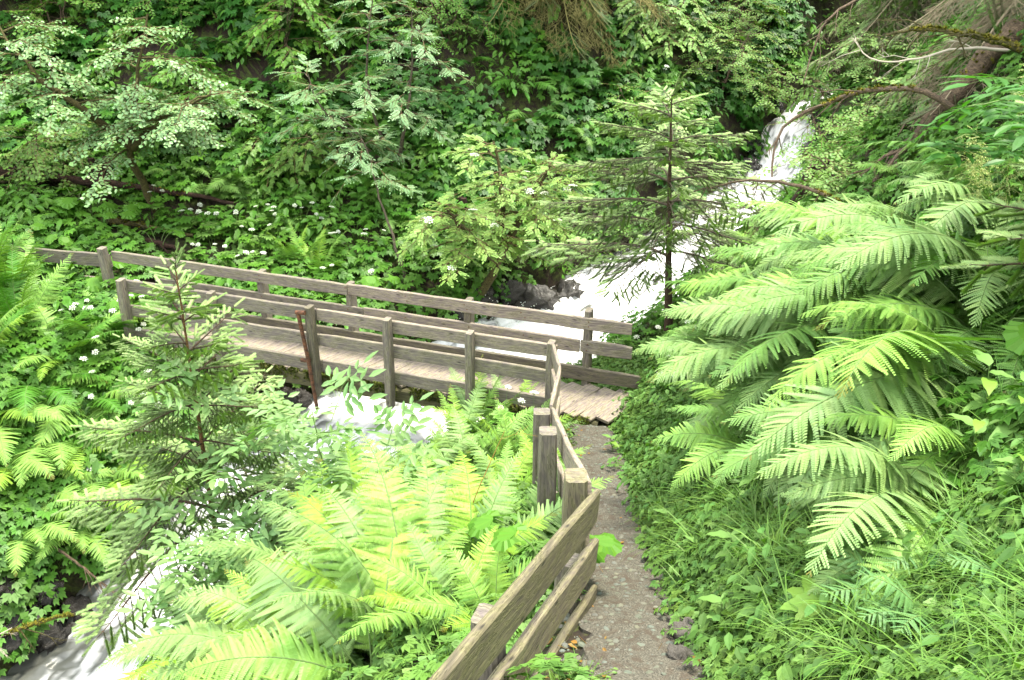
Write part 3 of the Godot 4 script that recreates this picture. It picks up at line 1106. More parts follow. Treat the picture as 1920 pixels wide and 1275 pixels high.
func strip(poly: Array, lo: int, hi: int, step: float) -> Array:
	# a smooth line through the points: [position, sideways, level, half width]
	var c := Curve3D.new()
	var c2 := Curve.new()
	for k in range(lo, hi + 1):
		var a: Array = poly[maxi(k - 1, lo)]
		var b: Array = poly[mini(k + 1, hi)]
		var t := Vector3(b[0] - a[0], 0, b[1] - a[1]) * 0.18
		t.y = (b[2] - a[2]) * 0.12
		c.add_point(Vector3(poly[k][0], poly[k][2], poly[k][1]), -t, t)
	c.bake_interval = 0.02
	var out := []
	var L := c.get_baked_length()
	var s := 0.0
	while s < L:
		var p := c.sample_baked(s)
		var q := c.sample_baked(minf(s + 0.05, L)) - c.sample_baked(maxf(s - 0.05, 0))
		out.append([p, Vector3(-q.z, 0, q.x).normalized(), along(poly, p.x, p.z)[1], s])
		s += step
	return out


func build_trail() -> void:
	var rows := strip(TRAIL, 0, TRAIL.size() - 2, 0.06)
	var m := MB.new()
	var prev := []
	var side_n := 12
	for r in rows:
		var row := []
		for k in side_n + 1:
			var u := lerpf(-1, 1, float(k) / side_n)
			var edge := 0.31 + rough.get_noise_2d(r[3] * 6.0, u * 3.0 + 50.0) * 0.14
			var p: Vector3 = r[0] + r[1] * u * edge
			p.y = h(p.x, p.z) + (0.022 if absf(u) < 0.95 else -0.05) + rough.get_noise_2d(p.x * 30.0, p.z * 30.0) * 0.015
			row.append(p)
		if prev:
			for k in side_n:
				var nn: Vector3 = (row[k + 1] - row[k]).cross(prev[k] - row[k]).normalized()
				nn = nn if nn.y > 0 else -nn
				m.quad(prev[k], prev[k + 1], row[k + 1], row[k], nn, Color.WHITE)
		prev = row
	var o := part("path", m.mesh(), M.trodden_gravel, self)
	tag(o, "narrow trodden gravel path leading down to the bridge", "path", "", "structure")
	var places := []
	for k in 5200:
		var r: Array = rows[int(rnd(10, rows.size() - 1))]
		var p: Vector3 = r[0] + r[1] * rnd(-0.4, 0.4)
		p.y = h(p.x, p.z) + 0.02
		places.append(Transform3D(Basis.from_euler(Vector3(rnd(-0.3, 0.3), rnd(0, TAU), rnd(-0.3, 0.3))).scaled_local(Vector3.ONE * lerpf(0.005, 0.026, pow(rng.randf(), 4.0)) * Vector3(1.0, 0.45, 0.8)), p))
	tag(many("gravel", make_pebble(), M.pebble, places), "loose grey gravel strewn over the path", "gravel")
	var litter := []
	for k in 420:
		var r: Array = rows[int(rnd(10, rows.size() - 1))]
		var side := 1.0 if rng.randf() < 0.6 else -1.0
		var p: Vector3 = r[0] + r[1] * side * lerpf(0.05, 0.55, pow(rng.randf(), 0.5))
		p.y = h(p.x, p.z) + 0.03
		litter.append(Transform3D(Basis.from_euler(Vector3(rnd(-0.4, 0.4), rnd(0, TAU), rnd(-0.4, 0.4))).scaled_local(Vector3.ONE * rnd(0.4, 1.1)), p))
	var lm := MB.new()
	lm.leaf(Vector3.ZERO, Vector3(1, 0, 0), Vector3.UP, 0.06, 0.03, Color(1, 0.9, 0.8), 0.4, 0.3)
	lm.tube(PackedVector3Array([Vector3(-0.05, 0, 0.03), Vector3(0.03, 0.004, 0.05)]), PackedFloat32Array([0.002, 0.001]), 3, Color(0.8, 0.7, 0.6), false)
	tag(many("leaf_litter", lm.mesh(), M.fern_dry, litter), "brown dead leaves and twigs lying along the path", "leaf litter")


func make_pebble() -> ArrayMesh:
	var m := MB.new()
	var r := []
	for k in 7:
		var a := TAU * k / 7
		r.append(Vector3(cos(a) * rnd(0.8, 1.1), rnd(-0.1, 0.15), sin(a) * rnd(0.8, 1.1)))
	var t := []
	for k in 7:
		t.append(r[k] * 0.6 + Vector3(0, 0.55, 0))
	for k in 7:
		var q := (k + 1) % 7
		var nn: Vector3 = (r[k] + r[q]).normalized()
		m.quad(r[k], r[q], t[q], t[k], (nn + Vector3.UP * 0.5).normalized(), Color.WHITE)
		m.tri(t[k], t[q], Vector3(0, 0.65, 0), Vector3.UP, Color.WHITE)
		m.tri(r[k], r[q], Vector3(0, -0.5, 0), (nn - Vector3.UP).normalized(), Color.WHITE)
	return m.mesh()


func build_stream() -> void:
	var rows := strip(STREAM, 0, STREAM.size() - 1, 0.045)
	var f1 := noise(1.0, 3, 41)
	var f2 := noise(1.0, 4, 42)
	var cols := 52
	var v := PackedVector3Array()
	var c := PackedColorArray()
	for r in rows:
		var level: float = r[2][2]
		var s: float = r[3]
		var half: float = r[2][3] * 1.12 + 0.05 + 0.2 * smoothstep(-14.5, -12.5, r[0].z)
		var calm := smoothstep(0.2, 0.45, f2.get_noise_2d(s * 0.5, 9.0))
		for k in cols + 1:
			var u := lerpf(-1, 1, float(k) / cols)
			var p: Vector3 = r[0] + r[1] * u * half
			var wave := f1.get_noise_2d(s * 1.3, u * half * 2.6) * 0.10 + f1.get_noise_2d(s * 2.5, u * half * 9.0) * 0.05 + f2.get_noise_2d(s * 13.0, u * half * 20.0) * 0.018
			p.y = level + wave - 0.06 * u * u
			v.append(p)
			# foam: thick mid-stream, broken towards the banks and in slack water
			var foam := 0.84 + f2.get_noise_2d(s * 1.1, u * half * 2.2) * 0.9 + f2.get_noise_2d(s * 2.2, u * half * 13.0) * 0.8 - 0.75 * pow(absf(u), 4.0) - 0.1 * calm - 1.0 * smoothstep(-0.1, 0.7, u) * smoothstep(-8.4, -7.4, r[0].z)
			foam = smoothstep(0.1, 0.8, foam)
			c.append(Color(0.10, 0.105, 0.09).lerp(Color(0.93, 0.93, 0.93), foam))
	var n := PackedVector3Array()
	var idx := PackedInt32Array()
	var w := cols + 1
	for j in rows.size():
		for k in w:
			var a := v[j * w + mini(k + 1, cols)] - v[j * w + maxi(k - 1, 0)]
			var b := v[mini(j + 1, rows.size() - 1) * w + k] - v[maxi(j - 1, 0) * w + k]
			var nn := a.cross(b).normalized()
			n.append(nn if nn.y > 0 else -nn)
			if k < cols and j < rows.size() - 1:
				var p := j * w + k
				idx.append_array(PackedInt32Array([p, p + w + 1, p + 1, p, p + w, p + w + 1]))
	var arr := []
	arr.resize(Mesh.ARRAY_MAX)
	arr[Mesh.ARRAY_VERTEX] = v
	arr[Mesh.ARRAY_NORMAL] = n
	arr[Mesh.ARRAY_COLOR] = c
	arr[Mesh.ARRAY_INDEX] = idx
	var m := ArrayMesh.new()
	m.add_surface_from_arrays(Mesh.PRIMITIVE_TRIANGLES, arr)
	tag(part("stream_water", m, M.stream_water, self), "white foaming mountain stream tumbling under the bridge", "water", "", "structure")
	var drops := []
	for spot in [[0.2, -12.5, -0.68, 0.35, 260], [-0.3, -12.7, -0.65, 0.25, 220], [4.9, -17.0, 0.45, 0.3, 160]]:
		for k in spot[4]:
			var p := Vector3(spot[0] + rng.randfn(0, spot[3]), spot[2] + absf(rng.randfn(0, 0.12)), spot[1] + rng.randfn(0, spot[3]))
			drops.append(Transform3D(Basis().scaled(Vector3.ONE * rnd(0.003, 0.008)), p))
	var ball := SphereMesh.new()
	ball.radial_segments = 6
	ball.rings = 3
	ball.radius = 1.0
	ball.height = 2.0
	tag(many("spray_droplets", ball, M.spray_drops, drops), "white droplets flung up where the stream breaks", "spray")


# ---------------------------------------------------------------- bridge and fence
const B0 := Vector3(-4.842, 0, -10.778)
const BU := Vector3(0.9496, 0, 0.3136)
const BN := Vector3(0.3136, 0, -0.9496)


func at_bridge(s: float, y: float, w: float) -> Vector3:
	return B0 + BU * s + BN * w + Vector3(0, y, 0)


func build_bridge() -> void:
	var o := thing("footbridge", "weathered grey plank footbridge with low railings crossing the white stream", "footbridge", at_bridge(2.8, 0, 0.37))
	var sh := o.position
	# two bearers with moss on the near one
	for w in [0.10, 0.64]:
		board("bearer", o, at_bridge(-0.5, -0.16, w) - sh, at_bridge(6.1, -0.16, w) - sh, 0.19, 0.2, "mossy_wood", Vector3.UP, 0.0, 0.02)
	# deck boards, laid across, a little skewed
	var s := -0.15
	while s < 6.35:
		var wd := rnd(0.17, 0.215)
		var sk := 0.16 + rnd(-0.012, 0.012)
		var a := at_bridge(s + wd / 2 - sk, -0.033 + rnd(-0.006, 0.006), 0.03 + rnd(-0.02, 0.02))
		var b := at_bridge(s + wd / 2 + sk, -0.033 + rnd(-0.006, 0.006), 0.72 + rnd(-0.02, 0.02))
		board("deck_board", o, a - sh, b - sh, wd - 0.012, 0.045, wood([2, 4, 4, 4, 2][rng.randi() % 5]), BU, 0.0, 0.006)
		s += wd
	# near railing: posts outside, planks inside
	for p in [-0.05, 1.3, 2.63, 3.6, 4.61, 5.56]:
		var lean := BU * rnd(-0.025, 0.03)
		board("post", o, at_bridge(p, -0.28, -0.075) - sh, at_bridge(p, 0.9 + rnd(-0.02, 0.02), -0.075) + lean - sh, 0.13, 0.085, wood([0, 3, 1][rng.randi() % 3]), BN, 0.0, 0.012)
	for p in [[-0.1, 2.68, 0.775, 0.165, 1], [2.69, 5.62, 0.775, 0.16, 2], [0.0, 2.68, 0.44, 0.165, 0], [2.69, 5.62, 0.438, 0.165, 0], [-0.1, 2.69, 0.1, 0.17, 1], [2.7, 5.6, 0.1, 0.165, 0]]:
		board("rail_plank", o, at_bridge(p[0], p[2] + rnd(-0.01, 0.01), -0.005) - sh, at_bridge(p[1], p[2] + rnd(-0.01, 0.01), -0.005) - sh, p[3], 0.045, wood(p[4]), Vector3.UP, rnd(-0.01, 0.005))
	# far railing
	for p in [0.11, 1.44, 2.71, 4.29, 5.77]:
		board("post", o, at_bridge(p, -0.25, 0.80) - sh, at_bridge(p, (0.935 if p > 5 else 0.86) + rnd(-0.01, 0.01), 0.80) - sh, 0.15, 0.09, wood([1, 3][rng.randi() % 2]), BN, 0.0, 0.014)
	for p in [[-0.82, 2.7, 0.79, 0.15, 0], [2.71, 6.29, 0.79, 0.155, 2], [-0.1, 2.9, 0.49, 0.16, 1], [2.91, 5.69, 0.49, 0.165, 2], [5.70, 6.31, 0.49, 0.165, 0], [-0.1, 3.2, 0.13, 0.17, 3], [3.21, 6.44, 0.13, 0.175, 3]]:
		board("rail_plank", o, at_bridge(p[0], p[2] + rnd(-0.008, 0.008), 0.735) - sh, at_bridge(p[1], p[2] + rnd(-0.008, 0.008), 0.735) - sh, p[3], 0.045, wood(p[4]), Vector3.UP, rnd(-0.008, 0.005))
	# nail heads
	var nail := SphereMesh.new()
	nail.radius = 0.008
	nail.height = 0.008
	nail.radial_segments = 8
	nail.rings = 4
	for p in [1.44, 2.71, 4.29, 5.77, 0.11, 3.5, 5.0]:
		for y in [0.76, 0.82, 0.45, 0.53]:
			part("nail_head", nail, M.rusty_iron, o, Transform3D(Basis(Vector3(1, 0, 0), PI / 2), at_bridge(p + rnd(-0.03, 0.03), y, 0.711) - sh))
	# iron rod bound to a near post
	var rod := MB.new()
	rod.tube(PackedVector3Array([at_bridge(2.53, 0.86, -0.17) - sh, at_bridge(2.60, 0.3, -0.18) - sh, at_bridge(2.66, -0.42, -0.19) - sh]), PackedFloat32Array([0.024, 0.024, 0.022]), 9, Color.WHITE)
	part("iron_rod", rod.mesh(), M.rusty_iron, o)
	for y in [0.85, 0.22]:
		var ring := MB.new()
		ring.tube(PackedVector3Array([at_bridge(2.50, y, -0.165) - sh, at_bridge(2.62, y + 0.01, -0.165) - sh]), PackedFloat32Array([0.026, 0.026]), 9, Color.WHITE)
		part("clamp", ring.mesh(), M.rusty_iron, o)
	# moss on the near bearer and between the first boards
	var tufts := []
	for k in 2600:
		var t := rnd(-0.4, 6.0)
		if rough.get_noise_1d(t * 9.0) < -0.08:
			continue
		tufts.append(Transform3D(Basis.from_euler(Vector3(rnd(-0.9, 0.3), rnd(0, TAU), rnd(-0.4, 0.4))).scaled_local(Vector3.ONE * rnd(0.5, 1.2)), at_bridge(t, -0.06 + rnd(-0.10, 0.035), -0.005 + rnd(-0.012, 0.03)) - sh))
	many("moss", S.moss, M.moss, tufts, o)


func build_fence() -> void:
	# the rail that leaves the bridge, bends and climbs beside the path
	var o := thing("path_fence", "weathered plank fence climbing beside the path from the bridge", "fence", on(0.25, -5.4))
	var sh := o.position
	var A := Vector3(0.44, 0.80, -9.02)
	var B := Vector3(0.31, 1.60, -6.35)
	var Cc := Vector3(0.315, 1.93, -5.42)
	var D := Vector3(0.425, 2.44, -4.12)
	for p in [[Vector3(0.235, 0, -6.25), 1.69, 0.12, 0.14], [Vector3(0.245, 0, -5.42), 2.04, 0.135, 0.13], [Vector3(0.345, 0, -4.16), 2.56, 0.15, 0.13]]:
		var q: Vector3 = p[0]
		q.y = h(q.x, q.z) - 0.35
		board("post", o, q - sh, Vector3(q.x, p[1], q.z) - sh, p[2], p[3], wood([3, 1, 6][rng.randi() % 3]), Vector3(0, 0, 1), 0.0, 0.014)
	for k in 3:
		var y := -0.335 * k
		var dv := Vector3(0, y, 0)
		var mid := (A + B) * 0.5 + Vector3(0.075, 0.02, 0)
		board("rail_plank", o, A + dv * 0.9 - sh, mid + dv * 0.95 - sh, 0.165, 0.035, wood(2), Vector3.UP)
		board("rail_plank", o, mid + dv * 0.95 - sh, B + dv - sh, 0.165, 0.035, wood(4), Vector3.UP)
		board("rail_plank", o, B + dv + Vector3(0.012, 0, 0.05) - sh, D + dv + Vector3(0.0, -0.015, -0.02) - sh, 0.18, 0.035, wood([4, 2, 0][k]), Vector3.UP, -0.03)
	# the near length
	var E0 := Vector3(0.445, 2.485, -4.0)
	var E1 := Vector3(-0.64, 3.50, -1.02)
	for k in 3:
		var dv := Vector3(0, -0.33 * k, 0)
		board("rail_plank", o, E0 + dv + Vector3(0.004 * k, 0, 0) - sh, E1 + dv - sh, 0.195, 0.045, wood([5, 6, 5][k]), Vector3.UP, 0.0, 0.008)
	for f in [0.06, 0.42, 0.85]:
		var q := E0.lerp(E1, f) + Vector3(-0.085, 0, -0.03)
		var g := h(q.x, q.z) - 0.3
		board("post", o, Vector3(q.x, g, q.z) - sh, Vector3(q.x, q.y + (-0.04 if f > 0.1 else -0.3), q.z) - sh, 0.13, 0.12, wood(1), Vector3(0.34, 0, -0.94), 0.0, 0.014)


func build_side_fence() -> void:
	var o := thing("approach_fence", "short plank fence running left from the bridge, half hidden by ferns", "fence", on(-6.3, -11.9))
	var sh := o.position
	board("post", o, at_bridge(-0.9, -0.25, 0.66) - sh, at_bridge(-0.9, 0.93, 0.66) - sh, 0.125, 0.11, wood(0), BN, 0.0, 0.012)
	board("post", o, at_bridge(-3.2, -0.4, 0.8) - sh, at_bridge(-3.2, 0.7, 0.8) - sh, 0.13, 0.11, wood(1), BN, 0.0, 0.012)
	for k in 2:
		var y := 0.70 - 0.36 * k
		board("rail_plank", o, at_bridge(-3.4, y - 0.12, 0.745) - sh, at_bridge(-0.86, y + 0.02, 0.735) - sh, 0.19, 0.045, wood([1, 0][k]), Vector3.UP)


# ---------------------------------------------------------------- living carpet
func open_soil(x: float, z: float, margin := 0.0) -> bool:
	var s := along(STREAM, x, z)
	if s[0] < s[1][3] + 0.1 + margin:
		return false
	if along(TRAIL, x, z)[0] < 0.31 + margin + rough.get_noise_2d(x * 8.0, z * 8.0) * 0.12:
		return false
	if along([[0.5, -4.05], [-0.6, -1.0]], x, z)[0] < 0.16:
		return false
	if along([[-8.0, -14.15], [-5.0, -14.05]], x, z)[0] < 0.26 or along([[-6.3, -13.45], [-4.9, -13.25]], x, z)[0] < 0.3:
		return false
	var q := Vector3(x, 0, z) - B0
	var bs := q.dot(BU)
	var bw := q.dot(BN)
	return not (bs > -0.3 and bs < 6.3 and bw > -0.12 and bw < 0.86)


func bank(x: float, z: float) -> float:
	return along(STREAM, x, z)[2]


func carpet(called: String, label: String, mesh: Mesh, mat: String, n: int, box: Array, ok: Callable, lo: float, hi: float, category := "undergrowth") -> void:
	var places := []
	for k in n:
		var x := rnd(box[0], box[1])
		var z := rnd(box[2], box[3])
		if not open_soil(x, z) or not ok.call(x, z):
			continue
		var up := slope_up(x, z).lerp(Vector3.UP, 0.45).normalized()
		var t := up.cross(Vector3(cos(k), 0, sin(k))).normalized()
		places.append(Transform3D(Basis(t, up, t.cross(up)) * Basis(Vector3.UP, rnd(0, TAU)).scaled_local(Vector3.ONE * rnd(lo, hi)), on(x, z, -0.01)))
	if places:
		tag(many(called, mesh, M[mat], places), label, category)


func far_side(x: float, z: float) -> bool:
	return bank(x, z) > 0.0


func near_side(x: float, z: float) -> bool:
	return bank(x, z) <= 0.0


func build_carpets() -> void:
	var herb_a := make_herb(13, 0.17, 0.32, 0.12)
	var herb_b := make_herb(15, 0.2, 0.4, 0.10, true)
	var low := make_herb(16, 0.13, 0.09, 0.05)
	var tiny := make_herb(26, 0.14, 0.05, 0.028, true)
	var blades := make_grass(20, 0.42, 2.0)
	var tufts := make_grass(34, 0.16, 1.2)
	var n1 := noise(0.5, 2, 71)
	var far_box := [-10.0, 7.5, -21.5, -9.0]
	carpet("leafy_undergrowth", "dense mid-green lobed herbs covering the far bank", herb_a, "herb_mid", 2600, far_box, func(x, z): return far_side(x, z) and z > -16.0 and n1.get_noise_2d(x * 2.0, z * 2.0) > -0.5, 0.9, 1.6)
	carpet("leafy_undergrowth", "paler lobed herbs among the white flowers of the far bank", herb_a, "herb_pale", 1900, far_box, func(x, z): return far_side(x, z) and z > -15.5 and n1.get_noise_2d(x * 2.0 + 40.0, z * 2.0) > 0.1, 0.8, 1.4)
	carpet("leafy_undergrowth", "dark lobed herbs clothing the steep far slope", herb_a, "herb_deep", 2300, far_box, func(x, z): return far_side(x, z) and z <= -15.0 and n1.get_noise_2d(x * 2.0, z * 2.0) > -0.12, 0.9, 2.0)
	carpet("leafy_undergrowth", "fresh green herbs in patches up the far slope", herb_a, "herb_mid", 1900, far_box, func(x, z): return far_side(x, z) and z <= -15.0 and n1.get_noise_2d(x * 2.0 - 30.0, z * 2.0) > 0.08, 0.9, 1.9)
	carpet("leafy_undergrowth", "oval-leaved herbs scattered over the far bank", herb_b, "herb_mid", 1700, far_box, func(x, z): return far_side(x, z) and n1.get_noise_2d(x, z) > 0.0, 0.9, 1.8)
	carpet("leafy_undergrowth", "deep green herbs on the left bank below the bridge", herb_a, "herb_mid", 2300, [-9.0, -2.5, -11.5, -5.0], far_side, 0.8, 1.4)
	carpet("leafy_undergrowth", "pale herbs among the ferns between stream and fence", herb_a, "herb_pale", 900, [-4.0, 0.4, -9.0, -2.0], near_side, 0.6, 1.0)
	carpet("leafy_undergrowth", "green herbs among the ferns of the right bank", herb_a, "herb_mid", 3800, [1.2, 9.5, -21.0, 0.0], func(x, z): return near_side(x, z) and along(TRAIL, x, z)[0] > 1.5, 0.6, 1.1)
	carpet("leafy_undergrowth", "pale small-leaved herbs on the verge right of the path", low, "herb_pale", 3000, [0.9, 2.8, -10.8, -0.5], near_side, 0.8, 1.7)
	carpet("leafy_undergrowth", "oval-leaved herbs under the right bank ferns", herb_b, "broad_leaf", 1250, [1.0, 4.5, -9.5, -0.3], near_side, 0.35, 0.85)
	carpet("creeping_cover", "tiny creeping leaves beside the path", tiny, "herb_pale", 2600, [-0.3, 2.4, -10.5, -2.0], near_side, 0.7, 1.4, "ground cover")
	carpet("grass", "long arching grass on the right bank near the viewer", blades, "grass", 760, [1.0, 3.0, -5.6, -0.5], func(x, z): return near_side(x, z) and n1.get_noise_2d(x * 3.0, z * 3.0) > -0.2, 0.6, 1.25, "grass")
	carpet("grass", "thin grass tufts along the path edges", tufts, "grass", 1100, [-0.4, 2.4, -10.0, -2.0], func(x, z): return near_side(x, z) and along(TRAIL, x, z)[0] < 1.0, 0.5, 1.2, "grass")
	carpet("grass", "grass among the ferns left of the fence", blades, "grass", 260, [-1.4, 0.25, -7.5, -2.0], near_side, 0.5, 1.0, "grass")
	carpet("moss_cover", "yellow-green moss cushions on the right bank soil", S.moss, "moss", 9000, [0.9, 2.6, -6.5, -1.8], near_side, 0.5, 1.2, "moss")


func build_plants() -> void:
	for k in 3:
		fronds[k] = []
	for k in 6:
		var age: float = [0.0, 0.0, 0.05, 0.0, 0.12, 0.03][k]
		fronds[0].append(make_frond(1.0, rnd(0.33, 0.44), 40, rnd(60, 74), rnd(-26, 8), age))
		fronds[1].append(make_frond(1.0, rnd(0.38, 0.5), 46, rnd(44, 60), rnd(-62, -30), age))
		fronds[2].append(make_frond(1.0, rnd(0.26, 0.36), 36, rnd(72, 82), rnd(10, 45), age))
	for kind in ["round", "rowan", "lime_rowan", "elder", "maple", "bush"]:
		S[kind] = [make_spray(kind), make_spray(kind), make_spray(kind)]
	S.umbel = make_umbel()
	S.moss = make_moss()
	for b in [["live", 0.35, 0.0, 1.0], ["shady", 0.62, 0.45, 0.95], ["dry", 0.75, 0.97, 0.15]]:
		S[b[0] + "_long"] = []
		S[b[0] + "_mid"] = []
		S[b[0] + "_short"] = []
		for k in 3:
			S[b[0] + "_long"].append(make_bough(1.2, b[1], b[2], b[3]))
			S[b[0] + "_mid"].append(make_bough(0.6, b[1] * 0.8, b[2] * 0.4, b[3]))
			S[b[0] + "_short"].append(make_bough(0.28, b[1] * 0.5, 0.0, 1.0))


func place_ferns() -> void:
	for r in [[3.58, -9.28, 0.85, 8, 1, 198, 120, 1], [3.66, -8.18, 1.1, 9, 1, 203, 120, 1], [3.28, -6.38, 1.55, 9, 1, 208, 110, 1], [3.11, -7.29, 1.55, 10, 1, 203, 110, 1], [2.89, -7.88, 1.52, 9, 1, 198, 110, 1], [2.59, -8.08, 1.39, 9, 1, 203, 120, 1], [2.7, -5.65, 1.55, 9, 1, 208, 100, 1], [2.37, -5.79, 1.45, 9, 1, 208, 100, 1], [2.13, -6.13, 1.26, 8, 1, 213, 110, 1], [2.27, -7.89, 1.2, 8, 1, 203, 120, 1], [2.58, -4.5, 1.55, 5, 0, 198, 60, 1], [3.13, -5.43, 1.52, 8, 1, 203, 110, 1], [3.71, -6.59, 1.39, 8, 1, 208, 120, 1], [4.04, -8.13, 0.75, 8, 1, 208, 130, 1], [4.02, -9.22, 0.6, 7, 1, 208, 130, 1], [3.19, -9.25, 0.8, 9, 0, 208, 130, 1], [4.02, -10.97, 0.6, 8, 0, 208, 130, 1], [2.84, -9.42, 1.13, 8, 0, 198, 130, 1], [3.62, -11.1, 0.6, 7, 0, 198, 130, 1], [2.38, -9.02, 1.01, 7, 1, 198, 130, 1], [2.14, -4.51, 1.13, 7, 1, 213, 90, 1], [1.88, -4.54, 0.88, 6, 1, 223, 90, 1], [1.73, -5.25, 0.88, 6, 1, 213, 120, 1], [1.96, -3.46, 1.08, 5, 0, 208, 70, 1], [2.2, -3.8, 0.88, 5, 0, 208, 80, 1], [1.89, -6.54, 0.76, 6, 1, 208, 130, 1], [2.98, -8.49, 1.39, 9, 1, 203, 120, 1], [2.99, -5.98, 1.52, 8, 1, 203, 100, 1], [3.41, -8.18, 1.39, 9, 1, 198, 120, 1], [2.85, -4.93, 1.39, 7, 1, 203, 100, 1], [3.22, -11.42, 0.76, 7, 0, 208, 130, 1], [2.13, -8.57, 0.69, 6, 1, 208, 130, 1], [5.05, -16.28, 0.5, 7, 0, 198, 130, 1], [1.73, -3.23, 0.63, 5, 1, 208, 120, 1]]:
		fern(r, ["fern_bright", "fern_bright", "fern_pale"] if r[4] == 0 else ["fern_pale", "fern_mid", "fern_pale", "fern_mid", "fern_bright"], "ferns on the right bank")
	for r in [[-1.09, -4.33, 1.45, 8, 0, 140, 200, 0], [-1.59, -4.81, 1.35, 8, 0, 150, 180, 1], [-0.67, -4.38, 1.5, 8, 0, 140, 200, 0], [-1.45, -5.67, 1.4, 8, 0, 140, 200, 0], [-2.17, -5.46, 1.15, 8, 0, 150, 180, 1], [-0.82, -4.01, 1.5, 7, 0, 150, 160, 1], [-0.29, -4.86, 1.1, 8, 0, 120, 260, 0], [-0.66, -6.61, 1.1, 8, 0, 120, 300, 0], [-0.09, -6.56, 1.0, 9, 0, 90, 340, 0], [-0.49, -7.92, 1.1, 10, 0, 100, 340, 0], [0.0, -7.77, 0.95, 8, 0, 90, 340, 2], [-0.87, -7.79, 1.0, 9, 0, 130, 300, 0], [-1.15, -6.02, 1.3, 8, 0, 140, 240, 0], [0.08, -5.37, 0.8, 7, 0, 100, 300, 0], [-0.36, -8.95, 1.0, 9, 0, 100, 340, 2], [-0.59, -8.67, 0.95, 8, 0, 120, 340, 2], [0.0, -9.18, 0.75, 8, 0, 90, 340, 2], [-1.13, -7.16, 1.0, 8, 0, 150, 260, 0], [0.19, -6.77, 0.75, 7, 0, 110, 300, 0], [-1.61, -5.4, 1.15, 8, 0, 150, 180, 1], [-0.32, -4.19, 1.0, 7, 0, 130, 220, 0], [-0.09, -4.02, 0.7, 6, 0, 110, 300, 0], [-0.6, -5.02, 1.2, 7, 0, 140, 200, 0]]:
		fern(r, ["fern_pale", "fern_bright", "fern_pale", "fern_lime"] if r[2] > 1.05 else ["fern_bright", "fern_bright", "fern_lime", "fern_pale"], "ferns between stream and fence")
	for r in [[-6.68, -11.29, 1.45, 13, 0, 60, 340, 2], [-7.1, -11.55, 1.45, 12, 0, 60, 340, 2], [-6.29, -10.65, 1.4, 11, 0, 60, 340, 2], [-5.34, -10.81, 1.22, 9, 0, 20, 240, 0], [-5.23, -11.09, 0.98, 8, 0, 30, 240, 0], [-5.59, -10.34, 1.22, 9, 0, 10, 260, 0], [-5.84, -9.82, 1.22, 10, 0, 0, 260, 1], [-5.25, -9.86, 1.16, 9, 0, 330, 220, 1], [-4.89, -10.13, 0.98, 8, 0, 330, 220, 1], [-5.34, -9.19, 1.22, 10, 0, 330, 240, 1], [-5.65, -8.81, 1.22, 10, 0, 320, 240, 1], [-4.82, -8.9, 1.04, 9, 0, 320, 220, 1], [-5.23, -8.1, 0.92, 8, 0, 310, 220, 1], [-4.56, -8.83, 0.85, 8, 1, 330, 220, 1], [-4.35, -9.41, 0.85, 8, 1, 330, 220, 1], [-4.87, -8.36, 0.85, 8, 1, 310, 220, 1], [-4.83, -10.41, 0.73, 7, 0, 340, 220, 1], [-6.0, -9.29, 1.22, 9, 0, 330, 240, 1], [-5.23, -8.58, 0.85, 8, 0, 320, 240, 1], [-4.18, -9.79, 0.73, 7, 1, 330, 240, 1], [-4.69, -10.88, 0.73, 7, 0, 0, 240, 0], [-6.46, -9.99, 1.22, 9, 0, 0, 260, 0]]:
		fern(r, ["fern_bright", "fern_lime", "fern_bright", "fern_rich"] if r[4] == 0 else ["fern_mid", "fern_rich", "fern_bright"], "ferns on the left bank")
